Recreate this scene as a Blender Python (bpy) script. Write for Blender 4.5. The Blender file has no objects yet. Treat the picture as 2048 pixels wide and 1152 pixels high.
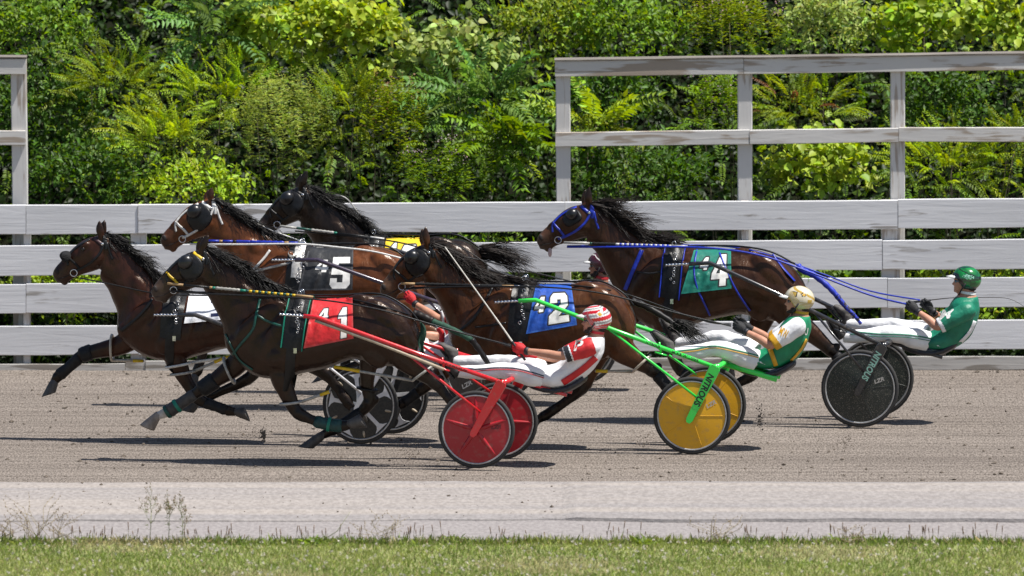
import bpy, bmesh, math, random
import numpy as np
from mathutils import Vector, Matrix, noise
from mathutils.bvhtree import BVHTree

random.seed(7)
rng = np.random.default_rng(11)
SC = bpy.context.scene
COL = SC.collection

# ------------------------------------------------------------------ camera
PITCH = math.radians(5.0)
DIST = 120.0
F_PX = 27600.0
AIM = Vector((0.0, 0.0, 352.0 / 230.0 / math.cos(PITCH)))
C_FWD = Vector((0.0, math.cos(PITCH), -math.sin(PITCH)))
C_UP = Vector((0.0, math.sin(PITCH), math.cos(PITCH)))
C_RIGHT = Vector((1.0, 0.0, 0.0))
C_POS = AIM - C_FWD * DIST
cam_d = bpy.data.cameras.new('camera')
cam = bpy.data.objects.new('camera', cam_d)
COL.objects.link(cam)
cam.location = C_POS
cam.rotation_euler = (math.radians(90.0) - PITCH, 0.0, 0.0)
cam_d.sensor_width = 36.0
cam_d.lens = F_PX * 36.0 / 2048.0
cam_d.clip_start = 1.0
cam_d.clip_end = 5000.0
cam_d.dof.use_dof = True
cam_d.dof.focus_distance = DIST + 2.0
cam_d.dof.aperture_fstop = 3.2
SC.camera = cam

# ------------------------------------------------------------------ sky and sun
SUN_TRAVEL = Vector((-0.42, 0.15, -1.0)).normalized()
world = bpy.data.worlds.new('World')
SC.world = world
world.use_nodes = True
wn = world.node_tree
bg = wn.nodes['Background']
sky = wn.nodes.new('ShaderNodeTexSky')
sky.sky_type = 'NISHITA'
sky.sun_disc = False
sky.sun_elevation = math.asin(-SUN_TRAVEL.z)
sky.sun_rotation = math.atan2(-SUN_TRAVEL.x, -SUN_TRAVEL.y)
sky.air_density = 1.0
sky.dust_density = 1.0
wn.links.new(sky.outputs[0], bg.inputs['Color'])
bg.inputs['Strength'].default_value = 0.075
sun_d = bpy.data.lights.new('sun', 'SUN')
sun = bpy.data.objects.new('sun', sun_d)
COL.objects.link(sun)
sun.location = (0, 0, 40)
sun.rotation_euler = SUN_TRAVEL.to_track_quat('-Z', 'Y').to_euler()
sun_d.energy = 5.0
sun_d.angle = math.radians(0.53)
sun_d.color = (1.0, 0.96, 0.9)
SC.view_settings.view_transform = 'Standard'
SC.view_settings.look = 'None'
SC.view_settings.exposure = 0.5
SC.view_settings.gamma = 1.0
SC.view_settings.use_curve_mapping = False
SC.render.engine = 'CYCLES'
SC.cycles.use_denoising = True
SC.cycles.max_bounces = 6
SC.cycles.diffuse_bounces = 3
SC.cycles.glossy_bounces = 3
SC.cycles.transmission_bounces = 3
SC.cycles.transparent_max_bounces = 6

# ------------------------------------------------------------------ helpers
def ray(px, py):
    d = C_FWD * F_PX + C_RIGHT * (px - 1024.0) + C_UP * (576.0 - py)
    return d.normalized()

def ground_at(px, py, z=0.0):
    d = ray(px, py)
    t = (z - C_POS.z) / d.z
    return C_POS + d * t

def at_y(px, py, Y):
    d = ray(px, py)
    t = (Y - C_POS.y) / d.y
    return C_POS + d * t

class Frame:
    """a vertical plane on the track; ly is the distance away from it"""
    def __init__(self, px, ground_py, yaw_deg):
        self.O = ground_at(px, ground_py)
        a = math.radians(yaw_deg)
        self.ex = Vector((math.cos(a), -math.sin(a), 0))
        self.ey = Vector((math.sin(a), math.cos(a), 0))
    def P(self, px, py, ly=0.0):
        d = ray(px, py)
        t = (ly - (C_POS - self.O).dot(self.ey)) / d.dot(self.ey)
        return C_POS + d * t
    def mirror(self, v):
        return v - self.ey * (2 * (v - self.O).dot(self.ey))
PXM = 230.0

def lerp(a, b, t):
    return a + (b - a) * t

def catmull(pts, n):
    """smooth list of equal-length tuples, n samples between each"""
    out = []
    P = [np.array(p, dtype=float) for p in pts]
    for i in range(len(P) - 1):
        p0 = P[max(i - 1, 0)]; p1 = P[i]; p2 = P[i + 1]; p3 = P[min(i + 2, len(P) - 1)]
        for k in range(n):
            t = k / n
            out.append(0.5 * ((2 * p1) + (-p0 + p2) * t + (2 * p0 - 5 * p1 + 4 * p2 - p3) * t * t + (-p0 + 3 * p1 - 3 * p2 + p3) * t ** 3))
    out.append(P[-1])
    return out

class MB:
    def __init__(self):
        self.v = []; self.f = []; self.m = []
    def add(self, verts, faces, mi=0):
        o = len(self.v)
        self.v += [Vector(p) for p in verts]
        self.f += [tuple(i + o for i in f) for f in faces]
        self.m += [mi] * len(faces)
    def loft(self, rings, cap=True, mi=0, closed=True):
        n = len(rings[0]); vs = []; fs = []
        for r in rings: vs += list(r)
        for i in range(len(rings) - 1):
            for j in range(n if closed else n - 1):
                k = (j + 1) % n
                fs.append((i * n + j, i * n + k, (i + 1) * n + k, (i + 1) * n + j))
        if cap and closed:
            fs.append(tuple(range(n))[::-1]); fs.append(tuple((len(rings) - 1) * n + j for j in range(n)))
        self.add(vs, fs, mi)
    def tube(self, path, r, n=8, cap=True, mi=0, flat=1.0, side=None):
        path = [Vector(p) for p in path]
        if not isinstance(r, (list, tuple)): r = [r] * len(path)
        rings = []; ref = Vector(side) if side is not None else None
        for i, p in enumerate(path):
            t = (path[min(i + 1, len(path) - 1)] - path[max(i - 1, 0)])
            if t.length < 1e-9: t = Vector((0, 0, 1))
            t.normalize()
            if ref is None:
                ref = Vector((0, 0, 1)) if abs(t.z) < .9 else Vector((1, 0, 0))
            a = (ref - t * ref.dot(t))
            if a.length < 1e-6: a = t.orthogonal()
            a.normalize(); b = t.cross(a)
            if side is None: ref = a
            rings.append([p + (a * math.cos(2 * math.pi * k / n) + b * (math.sin(2 * math.pi * k / n) * flat)) * r[i] for k in range(n)])
        self.loft(rings, cap, mi)
    def box(self, c, ax, ay, az, mi=0):
        """centre and three half-axis vectors"""
        c = Vector(c); vs = []
        for sx in (-1, 1):
            for sy in (-1, 1):
                for sz in (-1, 1):
                    vs.append(c + ax * sx + ay * sy + az * sz)
        self.add(vs, [(0, 1, 3, 2), (4, 6, 7, 5), (0, 4, 5, 1), (2, 3, 7, 6), (0, 2, 6, 4), (1, 5, 7, 3)], mi)
    def ball(self, c, ax, ay, az, nu=14, nv=9, mi=0):
        c = Vector(c); rings = []
        for i in range(1, nv):
            th = math.pi * i / nv
            rings.append([c + az * math.cos(th) + (ax * math.cos(2 * math.pi * j / nu) + ay * math.sin(2 * math.pi * j / nu)) * math.sin(th) for j in range(nu)])
        self.loft(rings, True, mi)
    def disc_y(self, c, ex, ez, prof, n=48, mi=0):
        """revolve (radius, offset along ey) profile round the hub; ex, ez span the wheel plane"""
        ey = ez.cross(ex)
        rings = []
        for r, o in prof:
            rings.append([c + (ex * math.cos(2 * math.pi * j / n) + ez * math.sin(2 * math.pi * j / n)) * r + ey * o for j in range(n)])
        self.loft(rings, False, mi)
    def mesh(self, name, org=Vector((0, 0, 0)), smooth=True):
        me = bpy.data.meshes.new(name)
        me.from_pydata([tuple(p - org) for p in self.v], [], self.f)
        me.polygons.foreach_set('material_index', self.m)
        me.polygons.foreach_set('use_smooth', [smooth] * len(self.f))
        me.update()
        return me

def link(name, me, mats, parent=None, org=None):
    o = bpy.data.objects.new(name, me)
    COL.objects.link(o)
    if not isinstance(mats, (list, tuple)): mats = [mats]
    if len(me.materials) == 0:
        for m in mats: me.materials.append(m)
    if parent is not None:
        o.parent = parent
    elif org is not None:
        o.location = org
    return o

def root_of(o):
    while o.parent: o = o.parent
    return o

def part(name, mb, mats, parent, smooth=True, autosharp=None):
    """mesh in world coordinates -> child object of parent (parents are never rotated)"""
    org = Vector((0, 0, 0)); p = parent
    while p is not None:
        org = org + p.location; p = p.parent
    me = mb.mesh(name, org, smooth)
    if autosharp:
        me.set_sharp_from_angle(angle=math.radians(autosharp))
    return link(name, me, mats, parent)

def thing(name, label, cat, loc, group=None):
    o = bpy.data.objects.new(name, None)
    COL.objects.link(o); o.location = loc
    o.empty_display_size = .2
    o['label'] = label; o['category'] = cat
    if group: o['group'] = group
    return o

def tag(o, label=None, cat=None, group=None, kind=None):
    if label: o['label'] = label
    if cat: o['category'] = cat
    if group: o['group'] = group
    if kind: o['kind'] = kind
    return o

def remeshed(mb, voxel, smooth=6, factor=.5):
    """one continuous skin over overlapping closed shapes; returns a new mesh in world coordinates"""
    me = mb.mesh('tmp')
    o = bpy.data.objects.new('tmp', me); COL.objects.link(o)
    m = o.modifiers.new('r', 'REMESH'); m.mode = 'VOXEL'; m.voxel_size = voxel; m.use_smooth_shade = True
    if smooth:
        s = o.modifiers.new('s', 'SMOOTH'); s.factor = factor; s.iterations = smooth
    dg = bpy.context.evaluated_depsgraph_get()
    dg.update()
    out = bpy.data.meshes.new_from_object(o.evaluated_get(dg))
    bpy.data.objects.remove(o); bpy.data.meshes.remove(me)
    out.polygons.foreach_set('use_smooth', [True] * len(out.polygons))
    return out

def verts_np(me):
    a = np.empty(len(me.vertices) * 3); me.vertices.foreach_get('co', a)
    return a.reshape(-1, 3)

def set_verts(me, a):
    me.vertices.foreach_set('co', np.asarray(a, dtype=float).ravel()); me.update()

def bvh_of(me):
    return BVHTree.FromPolygons([v.co.copy() for v in me.vertices], [tuple(p.vertices) for p in me.polygons])

def hit(bvh, px, py, off=0.0):
    d = ray(px, py)
    h = bvh.ray_cast(C_POS + d * 100.0, d)
    if h[0] is None: return None
    return h[0] - d * off

def set_color(me, arr, name='Col'):
    at = me.color_attributes.new(name, 'FLOAT_COLOR', 'POINT')
    a = np.ones((len(me.vertices), 4)); a[:, :3] = arr
    at.data.foreach_set('color', a.ravel())

# ------------------------------------------------------------------ materials
MATS = {}
def _nt(name):
    m = bpy.data.materials.new(name); m.use_nodes = True
    nt = m.node_tree
    return m, nt, nt.nodes['Principled BSDF']

def pmat(name, col, col2=None, scale=30.0, rough=.5, metal=0.0, bump=0.0, bscale=60.0, stretch=(1, 1, 1), coat=0.0, spec=.5, lo=.35, hi=.65, sheen=0.0, detail=6.0):
    if name in MATS: return MATS[name]
    m, nt, b = _nt(name)
    b.inputs['Roughness'].default_value = rough
    b.inputs['Metallic'].default_value = metal
    b.inputs['Specular IOR Level'].default_value = spec
    b.inputs['Coat Weight'].default_value = coat
    b.inputs['Coat Roughness'].default_value = .12
    b.inputs['Sheen Weight'].default_value = sheen
    tc = nt.nodes.new('ShaderNodeTexCoord')
    mp = nt.nodes.new('ShaderNodeMapping'); mp.inputs['Scale'].default_value = stretch
    nt.links.new(tc.outputs['Object'], mp.inputs['Vector'])
    if col2 is None: col2 = tuple(c * .82 for c in col)
    n = nt.nodes.new('ShaderNodeTexNoise'); n.inputs['Scale'].default_value = scale; n.inputs['Detail'].default_value = detail
    nt.links.new(mp.outputs[0], n.inputs['Vector'])
    r = nt.nodes.new('ShaderNodeValToRGB')
    r.color_ramp.elements[0].position = lo; r.color_ramp.elements[1].position = hi
    r.color_ramp.elements[0].color = (*col2, 1); r.color_ramp.elements[1].color = (*col, 1)
    nt.links.new(n.outputs['Fac'], r.inputs['Fac'])
    nt.links.new(r.outputs['Color'], b.inputs['Base Color'])
    if bump:
        n2 = nt.nodes.new('ShaderNodeTexNoise'); n2.inputs['Scale'].default_value = bscale; n2.inputs['Detail'].default_value = 5
        nt.links.new(mp.outputs[0], n2.inputs['Vector'])
        bp = nt.nodes.new('ShaderNodeBump'); bp.inputs['Strength'].default_value = bump; bp.inputs['Distance'].default_value = .02
        nt.links.new(n2.outputs['Fac'], bp.inputs['Height'])
        nt.links.new(bp.outputs[0], b.inputs['Normal'])
    MATS[name] = m
    return m

def leafmat(name, rough=.5, trans=.36):
    m, nt, b = _nt(name)
    at = nt.nodes.new('ShaderNodeVertexColor'); at.layer_name = 'Col'
    b.inputs['Roughness'].default_value = rough
    b.inputs['Specular IOR Level'].default_value = .32
    nt.links.new(at.outputs['Color'], b.inputs['Base Color'])
    tr = nt.nodes.new('ShaderNodeBsdfTranslucent')
    hs = nt.nodes.new('ShaderNodeHueSaturation'); hs.inputs['Hue'].default_value = .48; hs.inputs['Saturation'].default_value = 1.15; hs.inputs['Value'].default_value = 1.5
    nt.links.new(at.outputs['Color'], hs.inputs['Color']); nt.links.new(hs.outputs[0], tr.inputs['Color'])
    mx = nt.nodes.new('ShaderNodeMixShader'); mx.inputs[0].default_value = trans
    nt.links.new(b.outputs[0], mx.inputs[1]); nt.links.new(tr.outputs[0], mx.inputs[2])
    nt.links.new(mx.outputs[0], nt.nodes['Material Output'].inputs['Surface'])
    return m

def coatmat(name, rough=.4):
    """short shiny hair: colour from the coat's own markings"""
    m, nt, b = _nt(name)
    at = nt.nodes.new('ShaderNodeVertexColor'); at.layer_name = 'Col'
    tc = nt.nodes.new('ShaderNodeTexCoord')
    n = nt.nodes.new('ShaderNodeTexNoise'); n.inputs['Scale'].default_value = 9; n.inputs['Detail'].default_value = 8
    nt.links.new(tc.outputs['Object'], n.inputs['Vector'])
    mr = nt.nodes.new('ShaderNodeMapRange'); mr.inputs['From Min'].default_value = .3; mr.inputs['From Max'].default_value = .7
    mr.inputs['To Min'].default_value = .55; mr.inputs['To Max'].default_value = 1.3
    nt.links.new(n.outputs['Fac'], mr.inputs['Value'])
    mu = nt.nodes.new('ShaderNodeVectorMath'); mu.operation = 'SCALE'
    nt.links.new(at.outputs['Color'], mu.inputs[0]); nt.links.new(mr.outputs[0], mu.inputs['Scale'])
    nt.links.new(mu.outputs[0], b.inputs['Base Color'])
    b.inputs['Specular IOR Level'].default_value = .2
    b.inputs['Specular Tint'].default_value = (1.0, .68, .46, 1); b.inputs['Coat Weight'].default_value = .36; b.inputs['Coat Roughness'].default_value = .19; b.inputs['Coat IOR'].default_value = 1.5
    mp = nt.nodes.new('ShaderNodeMapping'); mp.inputs['Scale'].default_value = (1.0, 1.0, .55)
    nt.links.new(tc.outputs['Object'], mp.inputs['Vector'])
    n2 = nt.nodes.new('ShaderNodeTexNoise'); n2.inputs['Scale'].default_value = 13; n2.inputs['Detail'].default_value = 4; n2.inputs['Distortion'].default_value = .6
    nt.links.new(mp.outputs[0], n2.inputs['Vector'])
    n3 = nt.nodes.new('ShaderNodeTexNoise'); n3.inputs['Scale'].default_value = 260; n3.inputs['Detail'].default_value = 2
    nt.links.new(tc.outputs['Object'], n3.inputs['Vector'])
    b1 = nt.nodes.new('ShaderNodeBump'); b1.inputs['Strength'].default_value = .3; b1.inputs['Distance'].default_value = .03
    nt.links.new(n2.outputs['Fac'], b1.inputs['Height'])
    b2 = nt.nodes.new('ShaderNodeBump'); b2.inputs['Strength'].default_value = .22; b2.inputs['Distance'].default_value = .004
    nt.links.new(n3.outputs['Fac'], b2.inputs['Height']); nt.links.new(b1.outputs[0], b2.inputs['Normal'])
    nt.links.new(b2.outputs[0], b.inputs['Normal']); nt.links.new(b2.outputs[0], b.inputs['Coat Normal'])
    mr2 = nt.nodes.new('ShaderNodeMapRange'); mr2.inputs['To Min'].default_value = rough - .1; mr2.inputs['To Max'].default_value = rough + .12
    nt.links.new(n.outputs['Fac'], mr2.inputs['Value']); nt.links.new(mr2.outputs[0], b.inputs['Roughness'])
    return m
# ================================================================== THE SETTING
def gy(py): return ground_at(1024, py).y
Y_GRASS, Y_STEP, Y_GRAV, Y_FENCE = gy(1090), gy(1043), gy(966), gy(741)

def dirt_material():
    m, nt, b = _nt('track_dirt')
    tc = nt.nodes.new('ShaderNodeTexCoord')
    def nz(scale, stretch, detail=6, dist=0.0):
        mp = nt.nodes.new('ShaderNodeMapping'); mp.inputs['Scale'].default_value = stretch
        nt.links.new(tc.outputs['Object'], mp.inputs['Vector'])
        n = nt.nodes.new('ShaderNodeTexNoise'); n.inputs['Scale'].default_value = scale; n.inputs['Detail'].default_value = detail; n.inputs['Distortion'].default_value = dist
        nt.links.new(mp.outputs[0], n.inputs['Vector']); return n
    big = nz(.5, (.2, 1.0, 1), 3)
    fine = nz(105, (.6, .10, 1), 5)
    r1 = nt.nodes.new('ShaderNodeValToRGB')
    e = r1.color_ramp.elements
    e[0].position = .3; e[0].color = (.170, .145, .126, 1); e[1].position = .7; e[1].color = (.222, .192, .167, 1)
    nt.links.new(big.outputs['Fac'], r1.inputs['Fac'])
    r2 = nt.nodes.new('ShaderNodeValToRGB')
    e = r2.color_ramp.elements
    e[0].position = .3; e[0].color = (.5, .49, .48, 1); e[1].position = .66; e[1].color = (1.25, 1.25, 1.25, 1)
    nt.links.new(fine.outputs['Fac'], r2.inputs['Fac'])
    mx = nt.nodes.new('ShaderNodeMix'); mx.data_type = 'RGBA'; mx.blend_type = 'MULTIPLY'; mx.inputs[0].default_value = 1
    nt.links.new(r1.outputs[0], mx.inputs[6]); nt.links.new(r2.outputs[0], mx.inputs[7])
    lines = nz(7, (.03, 1.0, 1), 5)
    r3 = nt.nodes.new('ShaderNodeValToRGB'); e = r3.color_ramp.elements
    e[0].position = .36; e[0].color = (.80, .795, .79, 1); e[1].position = .58; e[1].color = (1.08, 1.08, 1.08, 1)
    nt.links.new(lines.outputs['Fac'], r3.inputs['Fac'])
    mx2 = nt.nodes.new('ShaderNodeMix'); mx2.data_type = 'RGBA'; mx2.blend_type = 'MULTIPLY'; mx2.inputs[0].default_value = 1
    nt.links.new(mx.outputs[2], mx2.inputs[6]); nt.links.new(r3.outputs[0], mx2.inputs[7])
    nt.links.new(mx2.outputs[2], b.inputs['Base Color'])
    b.inputs['Roughness'].default_value = .95; b.inputs['Specular IOR Level'].default_value = .15
    bp = nt.nodes.new('ShaderNodeBump'); bp.inputs['Strength'].default_value = .5; bp.inputs['Distance'].default_value = .03
    nt.links.new(fine.outputs['Fac'], bp.inputs['Height'])
    nt.links.new(bp.outputs[0], b.inputs['Normal'])
    return m

M_DIRT = dirt_material()
M_GRAVEL = pmat('pale_gravel', (.335, .308, .291), (.255, .233, .219), 40, rough=.95, bump=.35, bscale=45, stretch=(.7, .2, 1), spec=.1)
def add_bands(m, dark, scale=1.6):
    nt = m.node_tree; b = nt.nodes['Principled BSDF']; src = b.inputs['Base Color'].links[0].from_socket
    tc = nt.nodes.new('ShaderNodeTexCoord'); mp = nt.nodes.new('ShaderNodeMapping'); mp.inputs['Scale'].default_value = (.02, 1, 1); nt.links.new(tc.outputs['Object'], mp.inputs['Vector'])
    n = nt.nodes.new('ShaderNodeTexNoise'); n.inputs['Scale'].default_value = scale; n.inputs['Detail'].default_value = 4; nt.links.new(mp.outputs[0], n.inputs['Vector'])
    r = nt.nodes.new('ShaderNodeValToRGB'); r.color_ramp.elements[0].position = .42; r.color_ramp.elements[1].position = .58; r.color_ramp.elements[0].color = (*dark, 1); r.color_ramp.elements[1].color = (1.05, 1.03, 1.0, 1); nt.links.new(n.outputs['Fac'], r.inputs['Fac'])
    mx = nt.nodes.new('ShaderNodeMix'); mx.data_type = 'RGBA'; mx.blend_type = 'MULTIPLY'; mx.inputs[0].default_value = 1; nt.links.new(src, mx.inputs[6]); nt.links.new(r.outputs[0], mx.inputs[7]); nt.links.new(mx.outputs[2], b.inputs['Base Color'])
add_bands(M_GRAVEL, (.84, .85, .88))
M_STEP = pmat('grey_gravel', (.29, .268, .260), (.22, .2, .197), 40, rough=.95, bump=.35, bscale=45, stretch=(.7, .2, 1), spec=.1)
M_SOIL = pmat('verge_soil', (.28, .29, .125), (.20, .22, .09), 14, rough=.95, bump=.3, spec=.1)
M_EARTH = pmat('bank_earth', (.012, .014, .007), (.006, .007, .004), 6, rough=1, bump=.4, spec=.05)  # near-black: the thicket's deep shade is put into the earth colour

def sheet(name, x0, x1, y0, y1, z, mat, nx=1, ny=1, zf=None):
    mb = MB(); vs = []; fs = []
    for j in range(ny + 1):
        for i in range(nx + 1):
            x = lerp(x0, x1, i / nx); y = lerp(y0, y1, j / ny)
            vs.append((x, y, z if zf is None else zf(x, y)))
    for j in range(ny):
        for i in range(nx):
            a = j * (nx + 1) + i
            fs.append((a, a + 1, a + nx + 2, a + nx + 1))
    mb.add(vs, fs)
    o = link(name, mb.mesh(name), mat)
    o['kind'] = 'structure'
    return o

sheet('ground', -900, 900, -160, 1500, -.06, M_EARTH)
def track_z(x, y):
    return .006 * noise.noise(Vector((x * .25, y * 2.2, 0))) + .004 * noise.noise(Vector((x * 1.2, y * 6.0, 3.1)))
sheet('track', -14, 14, Y_GRAV - .02, Y_FENCE + .35, 0, M_DIRT, 220, 240, track_z)
sheet('track_straight', -120, -13.99, Y_GRAV - .02, Y_FENCE + .35, -.004, M_DIRT)
sheet('track_turn', 13.99, 120, Y_GRAV - .02, Y_FENCE + .35, -.004, M_DIRT)

def gravel_strip():
    mb = MB(); xs = np.linspace(-30, 30, 500)
    rows = []
    for x in xs:
        e = .22 * noise.noise(Vector((x * .5, 1.7, 0))) + .09 * noise.noise(Vector((x * 2.1, 4.7, 0)))
        h = .020 + .010 * noise.noise(Vector((x * .35, 9.0, 0))) + (.012 if x > 0.5 else -.004)
        h = max(h, .006)
        far = Y_GRAV + .12 * noise.noise(Vector((x * .6, 7.7, 0))) + .05 * noise.noise(Vector((x * 3, 2.7, 0)))
        rows.append([Vector((x, far, .010)), Vector((x, far - .4, h + .006)), Vector((x, (far + Y_STEP) / 2, h + .004)), Vector((x, Y_STEP + e + .03, h)), Vector((x, Y_STEP + e, h - .004)), Vector((x, Y_STEP + e - .012, -.02))])
    mb.loft(rows, False, 0, closed=False)
    o = link('gravel_path', mb.mesh('gravel_path', smooth=False), M_GRAVEL); o['kind'] = 'structure'
gravel_strip()
sheet('gravel_shoulder', -30, 30, Y_GRASS - .3, Y_STEP + .3, -.002, M_STEP, 60, 6)
def verge_z(x, y):
    t = min(1, max(0, (Y_GRASS - y) / .5))
    return .006 + .010 * t + .012 * noise.noise(Vector((x * .8, y * .8, 0))) * t
sheet('grass_verge', -30, 30, -60, Y_GRASS + .02, .0, M_SOIL, 200, 160, verge_z)

# scattered clods on the track and the pebbles of the strip (too many to count)
def scatter_clods():
    n = 4200
    V = []; F = []
    octa = np.array([[1, 0, 0], [-1, 0, 0], [0, 1, 0], [0, -1, 0], [0, 0, 1], [0, 0, -1]], float)
    tri = [(0, 2, 4), (2, 1, 4), (1, 3, 4), (3, 0, 4), (2, 0, 5), (1, 2, 5), (3, 1, 5), (0, 3, 5)]
    for i in range(n):
        on_strip = i % 13 == 0
        y = rng.uniform(Y_STEP + .1, Y_GRAV) if on_strip else rng.uniform(Y_GRAV + .05, Y_FENCE - .1)
        x = rng.uniform(-6.5, 6.5)
        s = .003 + .017 * rng.random() ** 7 if not on_strip else .003 + .012 * rng.random() ** 4
        q = octa * (s * rng.uniform(.6, 1.3, 3)) * np.array([1.2, 1.2, .8]) + rng.normal(0, s * .2, (6, 3))
        q[:, 2] += s * .3 + (.02 if on_strip else 0)
        q += np.array([x, y, 0])
        o = len(V); V += q.tolist(); F += [(a + o, b + o, c + o) for a, b, c in tri]
    me = bpy.data.meshes.new('dirt_clods'); me.from_pydata(V, [], F); me.update()
    o = link('dirt_clods', me, pmat('clod', (.17, .14, .115), (.09, .075, .06), 60, rough=.95, spec=.1))
    tag(o, 'small dark clods and pebbles strewn over the dirt track', 'clods', kind='stuff')
scatter_clods()

# ------------------------------------------------------------------ fences
def paint_material(name, base, worn, amount, upright=False):
    m, nt, b = _nt(name)
    tc = nt.nodes.new('ShaderNodeTexCoord')
    oi = nt.nodes.new('ShaderNodeObjectInfo')
    add = nt.nodes.new('ShaderNodeVectorMath'); add.operation = 'ADD'
    sc = nt.nodes.new('ShaderNodeMath'); sc.operation = 'MULTIPLY'; sc.inputs[1].default_value = 37
    nt.links.new(oi.outputs['Random'], sc.inputs[0])
    nt.links.new(tc.outputs['Object'], add.inputs[0]); nt.links.new(sc.outputs[0], add.inputs[1])
    def nz(scale, stretch, detail=8, dist=0):
        mp = nt.nodes.new('ShaderNodeMapping'); mp.inputs['Scale'].default_value = stretch
        nt.links.new(add.outputs[0], mp.inputs['Vector'])
        n = nt.nodes.new('ShaderNodeTexNoise'); n.inputs['Scale'].default_value = scale; n.inputs['Detail'].default_value = detail; n.inputs['Distortion'].default_value = dist
        nt.links.new(mp.outputs[0], n.inputs['Vector']); return n
    grain = nz(9, (2.2, 1, .16) if upright else (.16, 1, 2.2), 9, .9)
    patch = nz(3.2, (1.6, 1, .5) if upright else (.5, 1, 1.6), 9, .8)
    mul = nt.nodes.new('ShaderNodeMath'); mul.operation = 'MULTIPLY'
    nt.links.new(grain.outputs['Fac'], mul.inputs[0]); nt.links.new(patch.outputs['Fac'], mul.inputs[1])
    r = nt.nodes.new('ShaderNodeValToRGB'); e = r.color_ramp.elements
    e[0].position = .36 - amount * .14; e[0].color = (0, 0, 0, 1); e[1].position = .42 - amount * .14; e[1].color = (1, 1, 1, 1)
    nt.links.new(mul.outputs[0], r.inputs['Fac'])
    tone = nz(1.3, (.6, 1, 2), 5)
    r2 = nt.nodes.new('ShaderNodeValToRGB'); e = r2.color_ramp.elements
    e[0].position = .3; e[0].color = (*[c * .86 for c in base], 1); e[1].position = .7; e[1].color = (*base, 1)
    nt.links.new(tone.outputs['Fac'], r2.inputs['Fac'])
    mx = nt.nodes.new('ShaderNodeMix'); mx.data_type = 'RGBA'
    nt.links.new(r.outputs[0], mx.inputs[0]); nt.links.new(r2.outputs[0], mx.inputs[6]); mx.inputs[7].default_value = (*worn, 1)
    nt.links.new(mx.outputs[2], b.inputs['Base Color'])
    b.inputs['Roughness'].default_value = .7; b.inputs['Specular IOR Level'].default_value = .3
    bp = nt.nodes.new('ShaderNodeBump'); bp.inputs['Strength'].default_value = .28; bp.inputs['Distance'].default_value = .010
    nt.links.new(grain.outputs['Fac'], bp.inputs['Height']); nt.links.new(bp.outputs[0], b.inputs['Normal'])
    return m
M_PAINT = paint_material('white_fence_paint', (.72, .72, .735), (.34, .32, .30), .04)
M_PAINT2 = paint_material('thin_fence_paint', (.63, .61, .585), (.36, .30, .245), .7)
M_POST = paint_material('post_paint', (.64, .62, .60), (.38, .325, .28), .6, True)
M_KICK = paint_material('weathered_board', (.50, .48, .45), (.25, .225, .195), .8)
M_CAP = pmat('bare_grey_cap', (.24, .215, .19), (.12, .105, .09), 12, rough=.85, stretch=(.15, 1, 2), bump=.4)

def plank(name, parent, px0, px1, ytop, ybot, Y, thick, mat, wob=.004):
    """a board along the fence; ytop and ybot are functions of the picture column"""
    n = max(2, int(abs(px1 - px0) / 60)); rings = []
    ph = random.uniform(0, 50); dy = random.uniform(-.006, .006); dz = random.uniform(-.004, .004)
    for i in range(n + 1):
        px = lerp(px0, px1, i / n)
        a = at_y(px, ytop(px), Y); b = at_y(px, ybot(px), Y)
        w1 = wob * noise.noise(Vector((px * .006, ph, 0))); w2 = wob * noise.noise(Vector((px * .006, ph, 7)))
        zt = a.z + w1 + dz; zb = b.z + w2 + dz; y0 = Y + dy + wob * noise.noise(Vector((px * .004, ph, 13))); y1 = y0 + thick; c = .005
        rings.append([Vector((a.x, y0 + c, zt)), Vector((a.x, y1, zt)), Vector((b.x, y1, zb)), Vector((b.x, y0 + c, zb)), Vector((b.x, y0, zb + c)), Vector((a.x, y0, zt - c))])
    mb = MB(); mb.loft(rings)
    return part(name, mb, mat, parent, smooth=False)

def upright(name, parent, px, w, ytop, ybot, Y, depth, mat, lean=0):
    mb = MB(); a = at_y(px, ytop, Y); b = at_y(px + lean, ybot, Y); hw = w / PXM / 2 * 1.08; c = .008
    def sq(p): return [p + Vector((-hw, c, 0)), p + Vector((-hw + c, 0, 0)), p + Vector((hw - c, 0, 0)), p + Vector((hw, c, 0)), p + Vector((hw, depth, 0)), p + Vector((-hw, depth, 0))]
    n = 6
    mb.loft([sq(a.lerp(b, i / n) + Vector((.003 * noise.noise(Vector((px, i * .7, 0))), 0, 0))) for i in range(n + 1)])
    return part(name, mb, mat, parent, smooth=False)

def slope(l, r): return lambda px: l + (r - l) * px / 2048.0
fence = thing('board_fence', 'long white four-board fence with weathered kickboard behind the racing horses', 'fence', Vector((0, Y_FENCE, 0)))
ROWS = [((410, 398), (468.5, 456), [-1250, -420, 52, 276, 1130, 1796, 2500, 3300]),
        ((491.5, 478), (551, 537.5), [-1250, -540, 160, 930, 1765, 2440, 3300]),
        ((568.5, 555), (627, 614.5), [-1250, -700, 52, 845, 1775, 2500, 3300]),
        ((652.5, 639.5), (711, 698), [-1250, -420, 277, 1118, 1772, 2600, 3300])]
for (t, b_, seams) in ROWS:
    for i in range(len(seams) - 1):
        plank('board', fence, seams[i] + .5, seams[i + 1] - .5, slope(*t), slope(*b_), Y_FENCE, .04, M_PAINT, .008)
for s0, s1, yt in ((-1250, 250, 728), (251, 290, 717), (291, 905, 722), (906, 1768, 716), (1769, 3300, 713)):
    plank('kickboard', fence, s0, s1, lambda px, yt=yt: yt, lambda px: 746 - px * .003, Y_FENCE + .005, .045, M_KICK, .008)
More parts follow.
